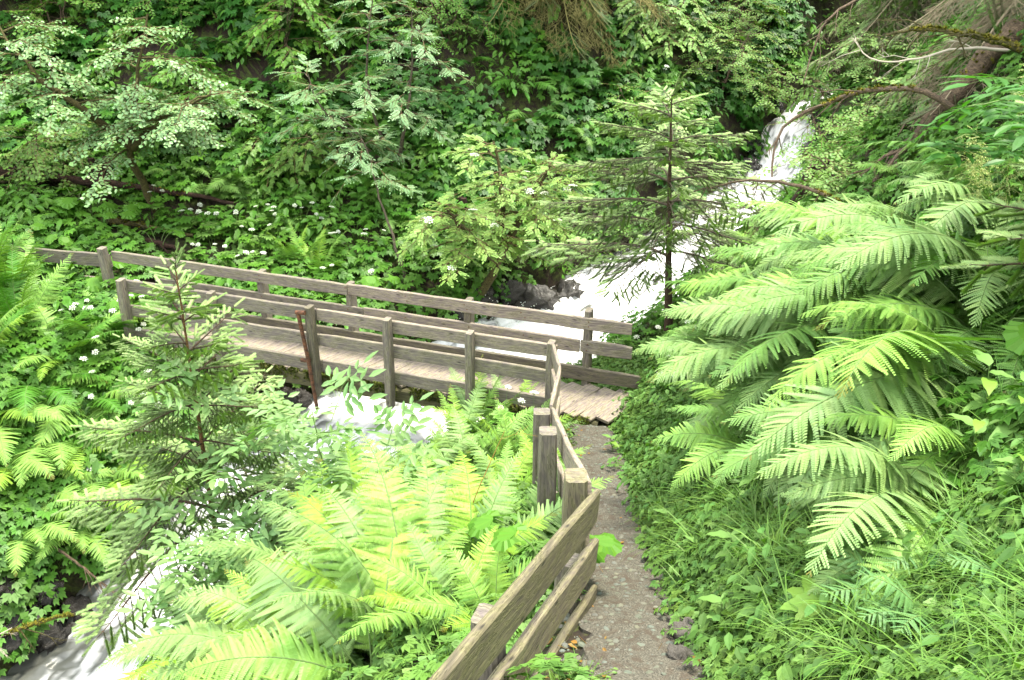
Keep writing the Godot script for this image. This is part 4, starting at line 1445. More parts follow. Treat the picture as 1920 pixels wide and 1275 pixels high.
	for r in [[-4.81, -14.75, 0.95, 7, 1, 270, 220, 1], [-4.5, -14.93, 0.9, 7, 1, 280, 200, 1], [-3.78, -15.4, 1.0, 7, 1, 270, 240, 1], [-3.25, -13.14, 0.9, 8, 0, 270, 340, 2], [-2.9, -12.99, 0.9, 8, 0, 270, 340, 2], [-4.37, -15.74, 0.8, 6, 2, 270, 240, 1], [-4.08, -16.4, 0.8, 6, 2, 270, 240, 1], [-3.43, -16.42, 0.8, 6, 2, 270, 240, 1], [-1.14, -14.51, 0.9, 7, 2, 270, 240, 1], [-1.51, -14.85, 0.9, 7, 2, 270, 240, 1], [0.96, -17.09, 1.0, 8, 2, 270, 260, 1], [1.46, -17.29, 1.0, 8, 2, 280, 260, 1], [0.38, -16.36, 0.9, 7, 1, 270, 260, 1], [0.94, -16.24, 0.9, 7, 1, 270, 260, 1], [-0.37, -16.04, 0.9, 7, 1, 270, 260, 1], [2.43, -18.31, 0.8, 7, 1, 270, 260, 1], [3.38, -18.26, 0.8, 6, 1, 270, 260, 1], [-8.28, -16.17, 0.9, 7, 2, 270, 260, 1], [-8.52, -15.77, 0.9, 7, 2, 280, 260, 1], [-6.54, -17.59, 0.8, 6, 2, 270, 260, 1], [-7.67, -15.63, 0.9, 7, 2, 280, 260, 1], [-2.31, -15.02, 0.8, 6, 2, 270, 260, 1], [-5.36, -16.23, 0.8, 7, 2, 270, 260, 1], [-5.0, -16.98, 0.8, 6, 2, 270, 260, 1], [-3.04, -17.32, 0.8, 6, 2, 270, 260, 1], [-7.58, -17.08, 0.8, 6, 2, 270, 260, 1], [1.83, -16.82, 0.8, 6, 1, 270, 260, 1], [-0.76, -17.0, 0.7, 6, 2, 270, 260, 1], [0.0, -17.63, 0.8, 6, 2, 270, 260, 1], [-1.69, -13.77, 0.7, 6, 1, 270, 260, 0], [-3.76, -14.13, 0.7, 6, 1, 270, 260, 0], [-5.73, -15.74, 0.8, 6, 2, 270, 260, 1], [-2.59, -16.23, 0.8, 6, 2, 270, 260, 1], [-1.64, -15.76, 0.8, 6, 2, 270, 260, 1], [3.57, -19.13, 0.8, 6, 1, 270, 260, 1], [1.7, -18.26, 0.8, 6, 2, 270, 260, 1], [-6.79, -16.44, 0.8, 6, 2, 270, 260, 1], [-7.99, -14.76, 0.8, 6, 2, 270, 260, 1], [-3.29, -15.89, 0.9, 7, 1, 270, 260, 1], [-3.65, -15.89, 0.9, 7, 1, 270, 240, 1], [-2.0, -14.4, 0.8, 7, 1, 270, 260, 1], [-5.49, -15.05, 0.8, 7, 1, 270, 260, 1], [2.17, -17.41, 0.9, 7, 2, 270, 260, 1], [2.84, -17.02, 0.8, 7, 1, 270, 260, 1], [-0.91, -15.4, 0.9, 7, 2, 270, 260, 1], [0.78, -17.47, 0.9, 7, 2, 270, 260, 1], [0.19, -16.84, 0.9, 7, 1, 270, 260, 1], [-4.9, -17.64, 0.9, 7, 2, 270, 260, 1], [-8.1, -17.7, 0.9, 7, 2, 270, 260, 1], [-1.72, -17.34, 0.9, 7, 2, 270, 260, 1], [1.49, -15.9, 0.7, 6, 1, 270, 260, 1]]:
		fern(r, [["fern_bright", "fern_lime"], ["fern_mid", "fern_rich", "fern_mid"], ["fern_deep", "fern_rich", "fern_deep"]][r[4]], "ferns on the far slope")


func place_herbs() -> void:
	var leaf_m := MB.new()
	lobed(leaf_m, Vector3.ZERO, Vector3(1, 0.1, 0).normalized(), Vector3.UP, 0.16, Color(0.9, 1, 0.9))
	lobed(leaf_m, Vector3(-0.04, 0, 0), Vector3(0.3, 0.1, 1).normalized(), Vector3.UP, 0.11, Color(0.85, 0.95, 0.85))
	lobed(leaf_m, Vector3(-0.04, 0, 0), Vector3(0.3, 0.1, -1).normalized(), Vector3.UP, 0.11, Color(0.95, 1, 0.9))
	var leaf := leaf_m.mesh()
	for r in [[-5.55, -13.95, 0.6, 3], [-5.07, -13.66, 0.5, 3], [-4.61, -13.47, 0.6, 4], [-4.25, -13.68, 0.6, 3], [-3.94, -13.34, 0.55, 3], [-3.66, -13.55, 0.6, 4], [-3.38, -13.87, 0.6, 4], [-3.02, -13.7, 0.6, 3], [-2.64, -13.36, 0.55, 3], [-4.22, -12.85, 0.5, 3], [-3.87, -12.66, 0.5, 3], [-4.62, -12.88, 0.4, 2], [-2.25, -13.57, 0.5, 3], [-2.75, -12.54, 0.5, 2], [-5.0, -11.42, 0.6, 3], [-5.41, -10.81, 0.55, 3], [-5.04, -10.92, 0.6, 3], [-6.01, -11.12, 0.55, 2], [-5.65, -10.89, 0.5, 3], [-4.62, -10.85, 0.5, 3], [-5.09, -10.19, 0.6, 3], [-5.08, -9.89, 0.5, 2], [-4.46, -9.99, 0.5, 3], [-4.54, -9.58, 0.6, 4], [-4.26, -9.66, 0.5, 3], [-4.46, -9.39, 0.5, 3], [-4.8, -8.8, 0.4, 1], [-4.37, -9.16, 0.4, 2], [-4.13, -9.45, 0.5, 3], [-3.68, -12.86, 0.4, 2], [1.92, -9.49, 0.45, 5], [2.1, -9.55, 0.5, 4], [1.75, -9.2, 0.35, 2], [2.21, -9.54, 0.5, 4], [1.62, -12.63, 0.4, 3], [1.49, -10.75, 0.35, 3], [2.79, -17.54, 0.6, 3], [3.53, -17.79, 0.5, 3], [2.08, -16.22, 0.4, 2], [-0.12, -8.44, 0.6, 2], [0.23, -8.49, 0.55, 2], [-0.89, -11.07, 0.6, 1], [-2.06, -12.65, 0.4, 2], [1.73, -8.73, 0.25, 2], [1.69, -7.4, 0.2, 1]]:
		var o := thing("umbel_herb", "", "wildflower", on(r[0], r[1]), "white-flowered herbs")
		var n: int = r[3]
		for k in n:
			var az := rnd(0, TAU)
			var top := Vector3(cos(az) * 0.14 * k, r[2] * rnd(0.8, 1.15), sin(az) * 0.14 * k)
			var m := MB.new()
			m.tube(curve([Vector3(top.x * 0.15, -0.03, top.z * 0.15), Vector3(top.x * 0.5, top.y * 0.6, top.z * 0.5), top], 0.004, 5), taper(5, 0.0045, 0.002), 4, Color.WHITE, false)
			var st := part("stem", m.mesh(), M.green_stem, o)
			part("flower_head", S.umbel, [M.petal, M.green_stem], st, Transform3D(Basis.from_euler(Vector3(rnd(-0.3, 0.5), 0, rnd(-0.3, 0.3))).scaled_local(Vector3.ONE * rnd(0.5, 0.85)), top))
			for j in 3:
				var la := rnd(0, TAU)
				var p := Vector3(top.x * 0.6, top.y * rnd(0.35, 0.8), top.z * 0.6)
				var b := Basis(Vector3.UP, la) * Basis(Vector3(0, 0, 1), rnd(-0.3, 0.3))
				part("leaf", leaf, M[["herb_mid", "herb_pale"][j % 2]], st, Transform3D(b.scaled_local(Vector3.ONE * rnd(0.8, 1.2)), p + b * Vector3(0.05, 0, 0)))
		to_label.append([o, "white flowered herb", o.position + Vector3(0, r[2], 0)])
	var big := [make_big_leaf(), make_big_leaf()]
	for r in [[-7.05, -13.4, 0.55, 8], [-6.67, -13.66, 0.5, 7], [-6.29, -13.47, 0.5, 7], [-5.98, -13.74, 0.45, 6], [-6.58, -12.97, 0.45, 6], [-7.11, -12.95, 0.4, 6], [-2.14, -12.65, 0.45, 5], [2.91, -4.96, 0.55, 4], [2.66, -4.7, 0.5, 4], [0.14, -4.94, 0.45, 5], [0.25, -4.15, 0.4, 4], [-5.81, -11.88, 0.5, 5], [-5.29, -11.45, 0.4, 4], [-7.68, -13.62, 0.45, 6], [-5.33, -13.16, 0.4, 5]]:
		var o := thing("butterbur", "", "leafy plant", on(r[0], r[1]), "broad round-leaved plants")
		for k in r[3]:
			var az: float = k * 2.4 + rnd(-0.4, 0.4)
			var p := Vector3(cos(az) * r[2] * rnd(0.3, 0.8), r[2] * rnd(0.5, 1.0), -sin(az) * r[2] * rnd(0.3, 0.8))
			var m := MB.new()
			m.tube(curve([Vector3(p.x * 0.1, -0.03, p.z * 0.1), Vector3(p.x * 0.5, p.y * 0.75, p.z * 0.5), p], 0.003, 5), taper(5, 0.006, 0.004), 5, Color.WHITE, false)
			var lf := part("leaf", big[k % 2], M.big_leaf, o, Transform3D((Basis(Vector3.UP, az) * Basis(Vector3(0, 0, 1), rnd(-0.6, -0.1)) * Basis(Vector3(1, 0, 0), rnd(-0.2, 0.2))).scaled_local(Vector3.ONE * r[2] * rnd(0.42, 0.62)), p))
			part("leaf_stalk", m.mesh(), M.green_stem, lf, lf.transform.affine_inverse())
		to_label.append([o, "round leaved plant", o.position + Vector3(0, r[2], 0)])
	for r in [[1.84, -4.41, 0.3, 5], [2.01, -4.3, 0.3, 6], [1.62, -4.23, 0.28, 5], [1.54, -4.76, 0.25, 6], [1.52, -6.54, 0.22, 6], [1.28, -6.14, 0.2, 6], [1.33, -4.81, 0.22, 6], [1.09, -5.07, 0.2, 6], [1.08, -4.3, 0.2, 6], [1.2, -3.89, 0.22, 6], [1.01, -3.36, 0.26, 6], [2.25, -3.54, 0.4, 9], [2.3, -3.84, 0.4, 9], [2.04, -3.05, 0.35, 8], [2.08, -3.55, 0.35, 7], [0.99, -7.64, 0.2, 6], [1.2, -8.04, 0.16, 5], [1.59, -3.3, 0.2, 5], [1.13, -3.21, 0.22, 6], [1.1, -5.78, 0.16, 5], [1.37, -9.35, 0.2, 5]]:
		var o := thing("broadleaf_herb", "", "leafy plant", on(r[0], r[1]), "broad-leaved herbs by the path")
		var tip := Vector3(rnd(-0.06, 0.02), r[2], rnd(-0.02, 0.06))
		var m := MB.new()
		m.tube(PackedVector3Array([Vector3(0, -0.03, 0), tip * 0.6, tip]), PackedFloat32Array([0.005, 0.004, 0.002]), 5, Color.WHITE, false)
		part("stem", m.mesh(), M.green_stem, o)
		var lm := MB.new()
		lm.blade(Vector3.ZERO, Vector3(1, 0.15, 0).normalized(), Vector3.UP, 0.17, 0.085, Color(0.95, 1, 0.92), 0.22, 0.35, 0.04)
		var lmesh := lm.mesh()
		for k in r[3]:
			var az: float = k * 1.75 + rnd(-0.2, 0.2)
			part("leaf", lmesh, M.broad_leaf if k % 3 else M.lime_leaf, o, Transform3D((Basis(Vector3.UP, az) * Basis(Vector3(0, 0, 1), rnd(-0.2, 0.5))).scaled_local(Vector3.ONE * rnd(0.7, 1.15) * (0.55 + r[2])), tip * (0.25 + 0.75 * (k + 1.0) / r[3])))
		to_label.append([o, "broad leaved herb", o.position + Vector3(0, r[2], 0)])
	for q in [[1.27, -2.9, 0.17, 0.2, "lime green lobed leaf low on the right bank foreground"], [1.9, -4.4, 0.2, 0.19, "yellow-green lobed leaf under the right bank ferns"], [0.99, -2.95, 0.1, 0.09, "small bright lobed seedling at the path edge, bottom right"]]:
		var o := thing("maple_seedling", q[4], "seedling", on(q[0], q[1]))
		var top := Vector3(-0.02, q[2], 0.02)
		var sm := MB.new()
		sm.tube(PackedVector3Array([Vector3(0, -0.03, 0), top]), PackedFloat32Array([0.004, 0.003]), 5, Color.WHITE, false)
		part("stem", sm.mesh(), M.green_stem, o)
		for k in 3:
			var mm := MB.new()
			var az := k * 2.2 + 2.4
			for l in 5:
				var an := az + (l - 2) * 0.62
				mm.blade(top, Vector3(cos(an), rnd(-0.1, 0.1), sin(an)).normalized(), Vector3(-0.1, 1, 0.25), q[3] * [0.6, 0.85, 1.0, 0.85, 0.6][l], q[3] * 0.5, shade(0.12), 0.12, 0.25, 0.16)
			part("leaf", mm.mesh(), M.lime_leaf, o)
	var fl := make_frond(0.5, 0.4, 15, 50, -10)
	for r in [[1.51, -2.54, 0.42, 6], [1.54, -2.85, 0.36, 5], [1.76, -3.03, 0.36, 5], [1.82, -2.61, 0.3, 4]]:
		var o := thing("feathery_herb", "", "leafy plant", on(r[0], r[1]), "finely cut leaves on the right bank")
		for k in r[3]:
			var az: float = deg_to_rad(140 + 200 * (k + 0.5) / r[3]) + rnd(-0.2, 0.2)
			part("leaf", fl, [M.feathery_leaf, M.green_stem], o, Transform3D((Basis(Vector3.UP, az) * Basis(Vector3(0, 0, 1), rnd(-0.1, 0.3))).scaled_local(Vector3.ONE * rnd(0.8, 1.1) * r[2] * 2.2), Vector3.ZERO))
		to_label.append([o, "finely cut blue-green leaved herb", o.position + Vector3(0, r[2], 0)])


func place_rocks() -> void:
	var shapes := []
	for k in 6:
		shapes.append(make_rock(300 + k))
	var k := 0
	for r in [[0.34, -13.57, 0.42], [0.87, -13.72, 0.36], [0.0, -13.54, 0.3], [-0.5, -13.23, 0.28], [1.23, -12.73, 0.22], [-0.82, -12.93, 0.25], [1.38, -13.75, 0.18], [-5.18, -7.37, 0.26], [-4.88, -7.44, 0.22], [-5.29, -7.17, 0.25], [-4.76, -7.74, 0.18], [-5.02, -7.66, 0.2], [-4.47, -7.39, 0.14], [-3.14, -10.68, 0.28], [-3.38, -10.46, 0.22], [-2.91, -10.91, 0.2], [4.49, -17.32, 0.28], [4.63, -17.68, 0.22], [5.4, -16.22, 0.3], [5.83, -17.5, 0.26], [5.18, -18.51, 0.2], [0.85, -3.67, 0.06], [0.87, -3.46, 0.1], [1.07, -6.95, 0.05], [1.09, -7.29, 0.04], [0.78, -3.18, 0.07], [1.0, -3.84, 0.06], [2.39, -13.63, 0.25], [3.43, -15.24, 0.2], [-4.46, -8.25, 0.18], [-5.42, -7.31, 0.3]]:
		k += 1
		var o := part("rock", shapes[k % 6], M.dry_rock if r[2] < 0.15 else M.wet_rock, self, Transform3D(Basis.from_euler(Vector3(rnd(-0.2, 0.2), rnd(0, TAU), rnd(-0.2, 0.2))).scaled_local(Vector3.ONE * r[2]), on(r[0], r[1], r[2] * 0.15 + (0.12 if r[2] > 0.15 else 0.0))))
		tag(o, "", "rock", "stones by the path" if r[2] < 0.15 else "wet rocks in the stream")
		to_label.append([o, "small grey stone" if r[2] < 0.15 else "dark wet rock", o.position])


func place_woody() -> void:
	# pale small tree on the far bank
	var b := on(-5.55, -14.0)
	shrub("hazel_tree", "small mossy-trunked tree with pale round leaves on the far bank", "tree", b, [[Vector3.ZERO, Vector3(-0.16, 0.6, 0.0), Vector3(-0.22, 1.3, 0.1), Vector3(0.05, 2.2, 0.1), Vector3(0.3, 3.1, -0.1)], [Vector3(-0.2, 1.2, 0.05), Vector3(-0.7, 1.8, 0.3), Vector3(-1.4, 2.4, 0.2), Vector3(-1.9, 3.0, -0.1)], [Vector3(-0.2, 1.2, 0.05), Vector3(0.5, 1.75, 0.35), Vector3(1.2, 2.05, 0.3)]], 0.075, {"spray": "round", "leaf": "round_leaf", "n": 15, "blen": 0.95, "step": 0.12, "size": 1.15, "rise": 0.2, "droop": 0.42, "start": 0.35, "wood": "mossy_bark", "narrow": 0.3})
	# pale rowan up the slope
	b = on(-2.0, -15.3)
	shrub("rowan_tree", "slender rowan with blue-green feathered leaves up the far slope", "tree", b, [[Vector3.ZERO, Vector3(-0.25, 0.9, 0.1), Vector3(-0.3, 1.7, 0.1), Vector3(-0.15, 2.8, 0.0)], [Vector3(0.05, 0, 0.05), Vector3(0.3, 0.9, 0.2), Vector3(0.4, 1.7, 0.1), Vector3(0.45, 2.5, 0)], [Vector3(-0.05, 0, 0.05), Vector3(-0.6, 0.7, 0.5), Vector3(-0.95, 1.2, 0.8), Vector3(-1.1, 1.7, 0.8)]], 0.04, {"spray": "rowan", "leaf": "rowan_leaf", "n": 11, "blen": 0.85, "step": 0.2, "size": 1.15, "rise": 0.25, "droop": 0.4, "start": 0.3, "wood": "grey_bark", "narrow": 0.5})
	b = on(-2.35, -14.2)
	shrub("rowan_tree", "thin bare-stemmed young rowan leaning behind the bridge rail", "tree", b, [[Vector3(0.75, -0.5, 1.1), Vector3(0.5, 0.3, 0.8), Vector3(0.3, 0.85, 0.55), Vector3(0.1, 1.5, 0.3), Vector3(-0.2, 1.9, 0.3)]], 0.028, {"spray": "rowan", "leaf": "rowan_leaf", "n": 12, "blen": 0.55, "step": 0.18, "size": 1.0, "rise": 0.2, "droop": 0.4, "start": 0.55, "wood": "grey_bark"})
	# flowering rowan at the water
	b = on(-0.65, -13.1)
	shrub("flowering_rowan", "yellow-green rowan with creamy blossom and mossy trunk beside the stream", "tree", b, [[Vector3(0, -0.1, 0), Vector3(0.2, 0.4, 0.0), Vector3(0.45, 0.95, 0.0), Vector3(0.5, 1.8, 0.1), Vector3(0.4, 2.7, 0)], [Vector3(0.42, 0.9, 0), Vector3(0.85, 1.7, 0.1), Vector3(1.2, 2.4, 0.0)], [Vector3(0.42, 0.9, 0), Vector3(0.05, 1.4, 0.35), Vector3(-0.3, 1.9, 0.5)]], 0.09, {"spray": "lime_rowan", "leaf": "rowan_lime", "n": 15, "blen": 0.85, "step": 0.14, "size": 1.25, "rise": 0.3, "droop": 0.4, "start": 0.42, "wood": "mossy_bark", "blossom": true})
	# bushes of the far slope
	for q in [
		[-4.0, -16.6, "maple", "maple_leaf", "broad-lobed bush hanging over the dark slope, top centre left", 1.5, 0.8],
		[-3.0, -17.4, "maple", "maple_leaf", "leafy maple sapling at the upper edge of the slope", 1.4, 0.8],
		[-3.7, -15.1, "maple", "bush_leaf", "bright leafy bush beside the arching ferns of the far slope", 0.8, 0.6],
		[-8.0, -17.2, "round", "maple_leaf", "green round-leaved bush in the upper left corner", 1.6, 0.9],
		[-6.0, -17.6, "bush", "herb_mid", "dark small-leaved bush behind the pale tree", 1.4, 0.9],
		[3.9, -17.9, "bush", "bush_leaf", "pale green small-leaved bush left of the waterfall", 1.3, 0.9],
		[4.3, -19.3, "bush", "bush_leaf", "bush with fine pale leaves above the waterfall", 1.3, 0.9],
		[3.0, -18.3, "maple", "herb_pale", "light green bush on the slope above the spruce tip", 1.2, 0.8],
		[6.9, -18.3, "bush", "bush_leaf", "bright bush right of the waterfall lip", 1.2, 0.9],
		[2.2, -16.7, "bush", "herb_mid", "dark green bush behind the right spruce", 0.9, 0.8],
		[0.9, -18.2, "maple", "maple_leaf", "leafy bush near the top centre of the slope", 1.3, 0.8],
		[4.75, -18.3, "bush", "bush_leaf", "leafy bush leaning over the lip of the waterfall", 0.7, 0.6],
		[6.05, -17.7, "maple", "bush_leaf", "small leafy bush right beside the waterfall lip", 0.6, 0.5],
		[6.2, -16.2, "bush", "herb_pale", "pale leafy bush overhanging the waterfall from the right", 1.1, 0.8],
		[4.4, -11.4, "bush", "bush_leaf", "light bush between the fallen trunk and the waterfall", 0.8, 0.6],
		[4.9, -11.0, "maple", "herb_pale", "light leafy bush behind the fallen trunk", 0.7, 0.6],
		[3.9, -10.4, "bush", "herb_pale", "low pale bush under the bowing branch", 0.5, 0.45],
		[5.1, -14.2, "bush", "herb_mid", "dark bush right of the waterfall pool", 0.7, 0.6],
		[3.5, -12.3, "maple", "bush_leaf", "small bright bush on the bank below the waterfall", 0.5, 0.45],
		[-1.2, -17.2, "bush", "herb_mid", "dark bush right of the blue-green rowan top", 1.0, 0.7],
		[-5.2, -16.0, "maple", "herb_mid", "shaded bush above the pale tree", 1.1, 0.8],
		[-7.6, -14.6, "round", "bush_leaf", "low leafy bush at the far left edge", 0.9, 0.7],
		[1.2, -14.6, "bush", "herb_mid", "low dark bush above the wet rocks", 0.6, 0.5],
	]:
		var p := on(q[0], q[1])
		var tall: float = q[5]
		var stems := []
		for k in 3:
			var a := rnd(0, TAU)
			stems.append([Vector3(cos(a), 0, sin(a)) * 0.05, Vector3(cos(a) * 0.2, tall * 0.5, sin(a) * 0.2), Vector3(cos(a) * 0.5, tall, sin(a) * 0.5)])
		shrub("leafy_bush", q[4], "bush", p, stems, 0.022, {"spray": q[2], "leaf": q[3], "n": 7, "blen": q[6], "step": 0.17, "size": 1.15, "rise": 0.25, "droop": 0.4, "start": 0.2, "pull": Vector3(0, 0, 0.25)})
	# elder in front of the stream
	b = on(-1.75, -6.9)
	shrub("elder_shrub", "pale leafy elder shrub standing in front of the white water", "shrub", b, [[Vector3.ZERO, Vector3(0.05, 0.6, 0), Vector3(0.05, 1.25, 0), Vector3(0.02, 1.65, 0)], [Vector3(-0.05, 0, 0), Vector3(-0.3, 0.6, -0.1), Vector3(-0.6, 1.15, -0.1), Vector3(-0.7, 1.5, -0.1)], [Vector3(0.05, 0, 0), Vector3(0.35, 0.55, 0), Vector3(0.55, 1.0, 0)], [Vector3(0, 0, 0.05), Vector3(-0.5, 0.4, 0.3), Vector3(-0.95, 0.75, 0.5)]], 0.02, {"spray": "elder", "leaf": "elder_leaf", "n": 6, "blen": 0.42, "step": 0.24, "size": 1.1, "rise": 0.6, "droop": 0.15, "start": 0.3, "wood": "green_stem", "twig": "green_stem", "narrow": 0.2})
	b = on(-2.3, -5.9)
	shrub("elder_shrub", "small pale elder shoot low among the ferns by the spruce", "shrub", b, [[Vector3.ZERO, Vector3(-0.15, 0.5, -0.1), Vector3(-0.25, 0.95, -0.1)], [Vector3.ZERO, Vector3(0.2, 0.4, -0.1), Vector3(0.35, 0.8, -0.2)]], 0.015, {"spray": "elder", "leaf": "elder_leaf", "n": 6, "blen": 0.35, "step": 0.2, "size": 1.0, "rise": 0.5, "droop": 0.15, "start": 0.3, "wood": "green_stem", "twig": "green_stem"})
	# ash branch hanging in from the right
	b = on(3.45, -5.5)
	shrub("ash_sapling", "ash sapling with large dark green leaflets at the right edge", "tree", b, [[Vector3.ZERO, Vector3(-0.1, 0.7, 0.05), Vector3(-0.3, 1.05, 0.05), Vector3(-0.55, 1.1, 0.1)]], 0.025, {"spray": "elder", "leaf": "ash_leaf", "n": 8, "blen": 0.4, "step": 0.2, "size": 1.1, "rise": 0.2, "droop": 0.3, "start": 0.35, "wood": "green_stem", "twig": "green_stem"})

	# spruces
	spruce("spruce_sapling", "slim young spruce with bright tips rising in front of the bridge", Vector3(-2.86, -0.62, -7.15), Vector3(-0.0, 3.08, -0.2), 0.035, {"from": 0.2, "reach": 1.35, "shape": 0.9, "ring": 4, "low": -0.25, "high": 0.85, "gap": 0.125, "boughs": "live", "bark": "young_bark", "wood": "spruce_bark"})
	spruce("spruce_tree", "young spruce with bare lower trunk between bridge end and waterfall", on(2.0, -10.6, -0.1), Vector3(-0.24, 3.2, 0.2), 0.065, {"from": 0.40, "reach": 1.95, "shape": 0.75, "ring": 4, "low": -0.05, "high": 0.5, "gap": 0.11, "boughs": "shady", "wood": "grey_bark", "front": 0.55})
	spruce("spruce_sapling", "bright spruce sapling reaching in from the right edge", on(3.15, -4.45, -0.05), Vector3(-0.1, 1.75, 0.0), 0.03, {"from": 0.15, "reach": 0.75, "shape": 0.7, "ring": 6, "low": -0.1, "high": 0.6, "gap": 0.12, "boughs": "live", "bark": "young_bark", "wood": "spruce_bark"})
	for q in [
		["spruce_tree", "dark old spruce whose boughs hang into the top left centre", -3.3, -18.4, 12.0, "shady", 0.08, 2.2, "spruce_bark"],
		["spruce_tree", "dark old spruce whose lowest boughs touch the top left edge", -6.6, -20.0, 14.0, "shady", 0.1, 2.8, "spruce_bark"],
		["spruce_tree", "dark old spruce whose boughs shade the upper left corner", -9.8, -18.8, 14.0, "shady", 0.12, 2.8, "spruce_bark"],
		["spruce_tree", "old spruce with olive dead boughs drooping into the top centre", 0.85, -18.2, 11.0, "dry", 0.08, 2.3, "olive_twig"],
		["spruce_tree", "tall green-tipped spruce above the waterfall", 7.6, -17.6, 9.0, "shady", 0.06, 2.2, "dead_twig"],
		["spruce_tree", "spruce with greyish dead twigs leaning over the upper right bank", 5.7, -10.3, 8.0, "dry", 0.06, 2.0, "dead_twig"],
	]:
		spruce(q[0], q[1], on(q[2], q[3], -0.2), Vector3(0.2, q[4], 0.3), 0.16, {"from": q[6], "reach": q[7], "shape": 0.8, "ring": 6, "low": -0.35, "high": 0.2, "gap": 0.06, "boughs": q[5], "wood": q[8]})


func place_deadwood() -> void:
	dead_branch("fallen_log", "fallen grey-brown spruce trunk lying down the right bank", "log", [Vector3(4.9, 4.15, -9.4), Vector3(4.46, 3.45, -9.5), Vector3(4.1, 2.86, -9.54), Vector3(3.77, 2.3, -9.65), Vector3(3.4, 1.7, -9.85), Vector3(3.0, 1.2, -10.2)], 0.12, 14, "bark", 0.0, 0.2, 0.7)
	dead_branch("arching_branch", "bare arching branch with mossy base in front of the waterfall foot", "branch", [Vector3(3.62, 2.1, -9.35), Vector3(3.5, 2.27, -9.36), Vector3(3.26, 2.38, -9.64), Vector3(2.83, 2.39, -9.97), Vector3(2.48, 2.28, -10.25), Vector3(2.1, 2.12, -10.41)], 0.028, 10, "bark", 0.05, 0.3, 0.3)
	dead_branch("arching_branch", "long bare branch bowing over the waterfall from the right", "branch", [Vector3(4.4, 3.3, -9.15), Vector3(4.17, 3.46, -9.16), Vector3(3.89, 3.53, -9.32), Vector3(3.58, 3.44, -9.61), Vector3(3.34, 3.24, -9.96), Vector3(3.06, 3.0, -10.2), Vector3(2.9, 2.8, -10.1), Vector3(2.84, 2.45, -9.9)], 0.035, 12, "bark", 0.2, 0.6, 0.5)
	dead_branch("mossy_branch", "branch thickly wrapped in golden moss at the upper right", "branch", [Vector3(4.8, 3.95, -8.9), Vector3(4.42, 4.06, -8.92), Vector3(4.22, 4.08, -9.15), Vector3(3.96, 4.08, -9.38), Vector3(3.71, 4.0, -9.57)], 0.04, 8, "mossy_bark", 0.0, 0.85, 0.5)
	dead_branch("bare_branch", "thin dark branch curving down above the waterfall", "branch", [Vector3(4.5, 4.4, -11.7), Vector3(4.15, 4.13, -11.65), Vector3(3.77, 3.91, -11.53), Vector3(3.58, 3.63, -11.39), Vector3(3.43, 3.2, -11.18)], 0.025, 6, "bark")
	dead_branch("bare_branch", "pale forked branch below the golden moss branch", "branch", [Vector3(4.8, 3.9, -9.3), Vector3(4.27, 3.93, -9.21), Vector3(3.91, 3.83, -9.26), Vector3(3.54, 3.8, -9.35), Vector3(3.36, 3.97, -9.54)], 0.018, 8, "pale_twig")
	dead_branch("fallen_log", "long rotten log lying behind the pale tree", "log", [on(-8.0, -14.2, 0.35), on(-6.5, -14.35, 0.33), on(-5.0, -14.3, 0.3), on(-4.4, -14.25, 0.25)], 0.09, 3, "rotten_wood", 0.5, 0.8)
	dead_branch("fallen_log", "mossy log lying in front of the pale tree trunk", "log", [on(-6.4, -13.6, 0.18), on(-5.7, -13.55, 0.2), on(-4.9, -13.5, 0.15)], 0.07, 2, "mossy_bark", 0.0, 0.5)
	dead_branch("fallen_log", "dark red rotten log low in the herbs under the pale tree", "log", [on(-6.0, -13.2, 0.12), on(-5.4, -13.2, 0.14), on(-4.9, -13.15, 0.1)], 0.085, 2, "rotten_wood")
	dead_branch("driftwood_branch", "mossy driftwood branch lying across the lower rapids", "branch", [Vector3(-6.2, -1.35, -6.9), Vector3(-5.4, -1.45, -7.0), Vector3(-4.7, -1.4, -7.25), Vector3(-4.35, -1.4, -7.3)], 0.035, 6, "mossy_bark", 0.5, 0.9)
	dead_branch("bare_branch", "white leafless twigs in the lower left corner", "branch", [Vector3(-6.0, -1.7, -6.7), Vector3(-5.3, -1.3, -6.7), Vector3(-4.85, -1.1, -6.8)], 0.016, 9, "pale_twig")
	dead_branch("driftwood_branch", "bare stick leaning from the left bank into the rapids", "branch", [Vector3(-5.05, -0.85, -7.9), Vector3(-4.6, -1.2, -7.8), Vector3(-4.1, -1.55, -7.6)], 0.02, 8, "bark")
	dead_branch("driftwood_branch", "broken stake slanting into the water below the bridge", "branch", [Vector3(-3.45, -0.6, -9.6), Vector3(-3.2, -1.1, -9.3)], 0.035, 0, "bark")
	dead_branch("bare_branch", "reddish dead fern stalk standing left of the fence", "branch", [on(-0.35, -5.2, 0.1), on(-0.3, -5.2, 0.5), on(-0.05, -5.4, 1.0)], 0.007, 2, "fern_dry")
	for q in [[3.9, -11.6, "dark rotten stump wrapped in leaves below the waterfall", 0.75], [-6.6, -14.6, "reddish splintered stump left of the pale tree", 0.8], [-0.9, -14.6, "dark stump under the flowering rowan", 0.5]]:
		var o := thing("tree_stump", q[2], "stump", on(q[0], q[1], -0.1))
		for k in 5:
			var a := k * 1.3
			var m := MB.new()
			m.tube(PackedVector3Array([Vector3(cos(a) * 0.22, 0, sin(a) * 0.22), Vector3(cos(a) * 0.13, q[3] * 0.35, sin(a) * 0.13), Vector3(cos(a) * 0.11, q[3] * rnd(0.7, 1.0), sin(a) * 0.11)]), PackedFloat32Array([0.12, 0.1, 0.05]), 7, Color.WHITE)
			part("splinter", m.mesh(), M.rotten_wood, o)
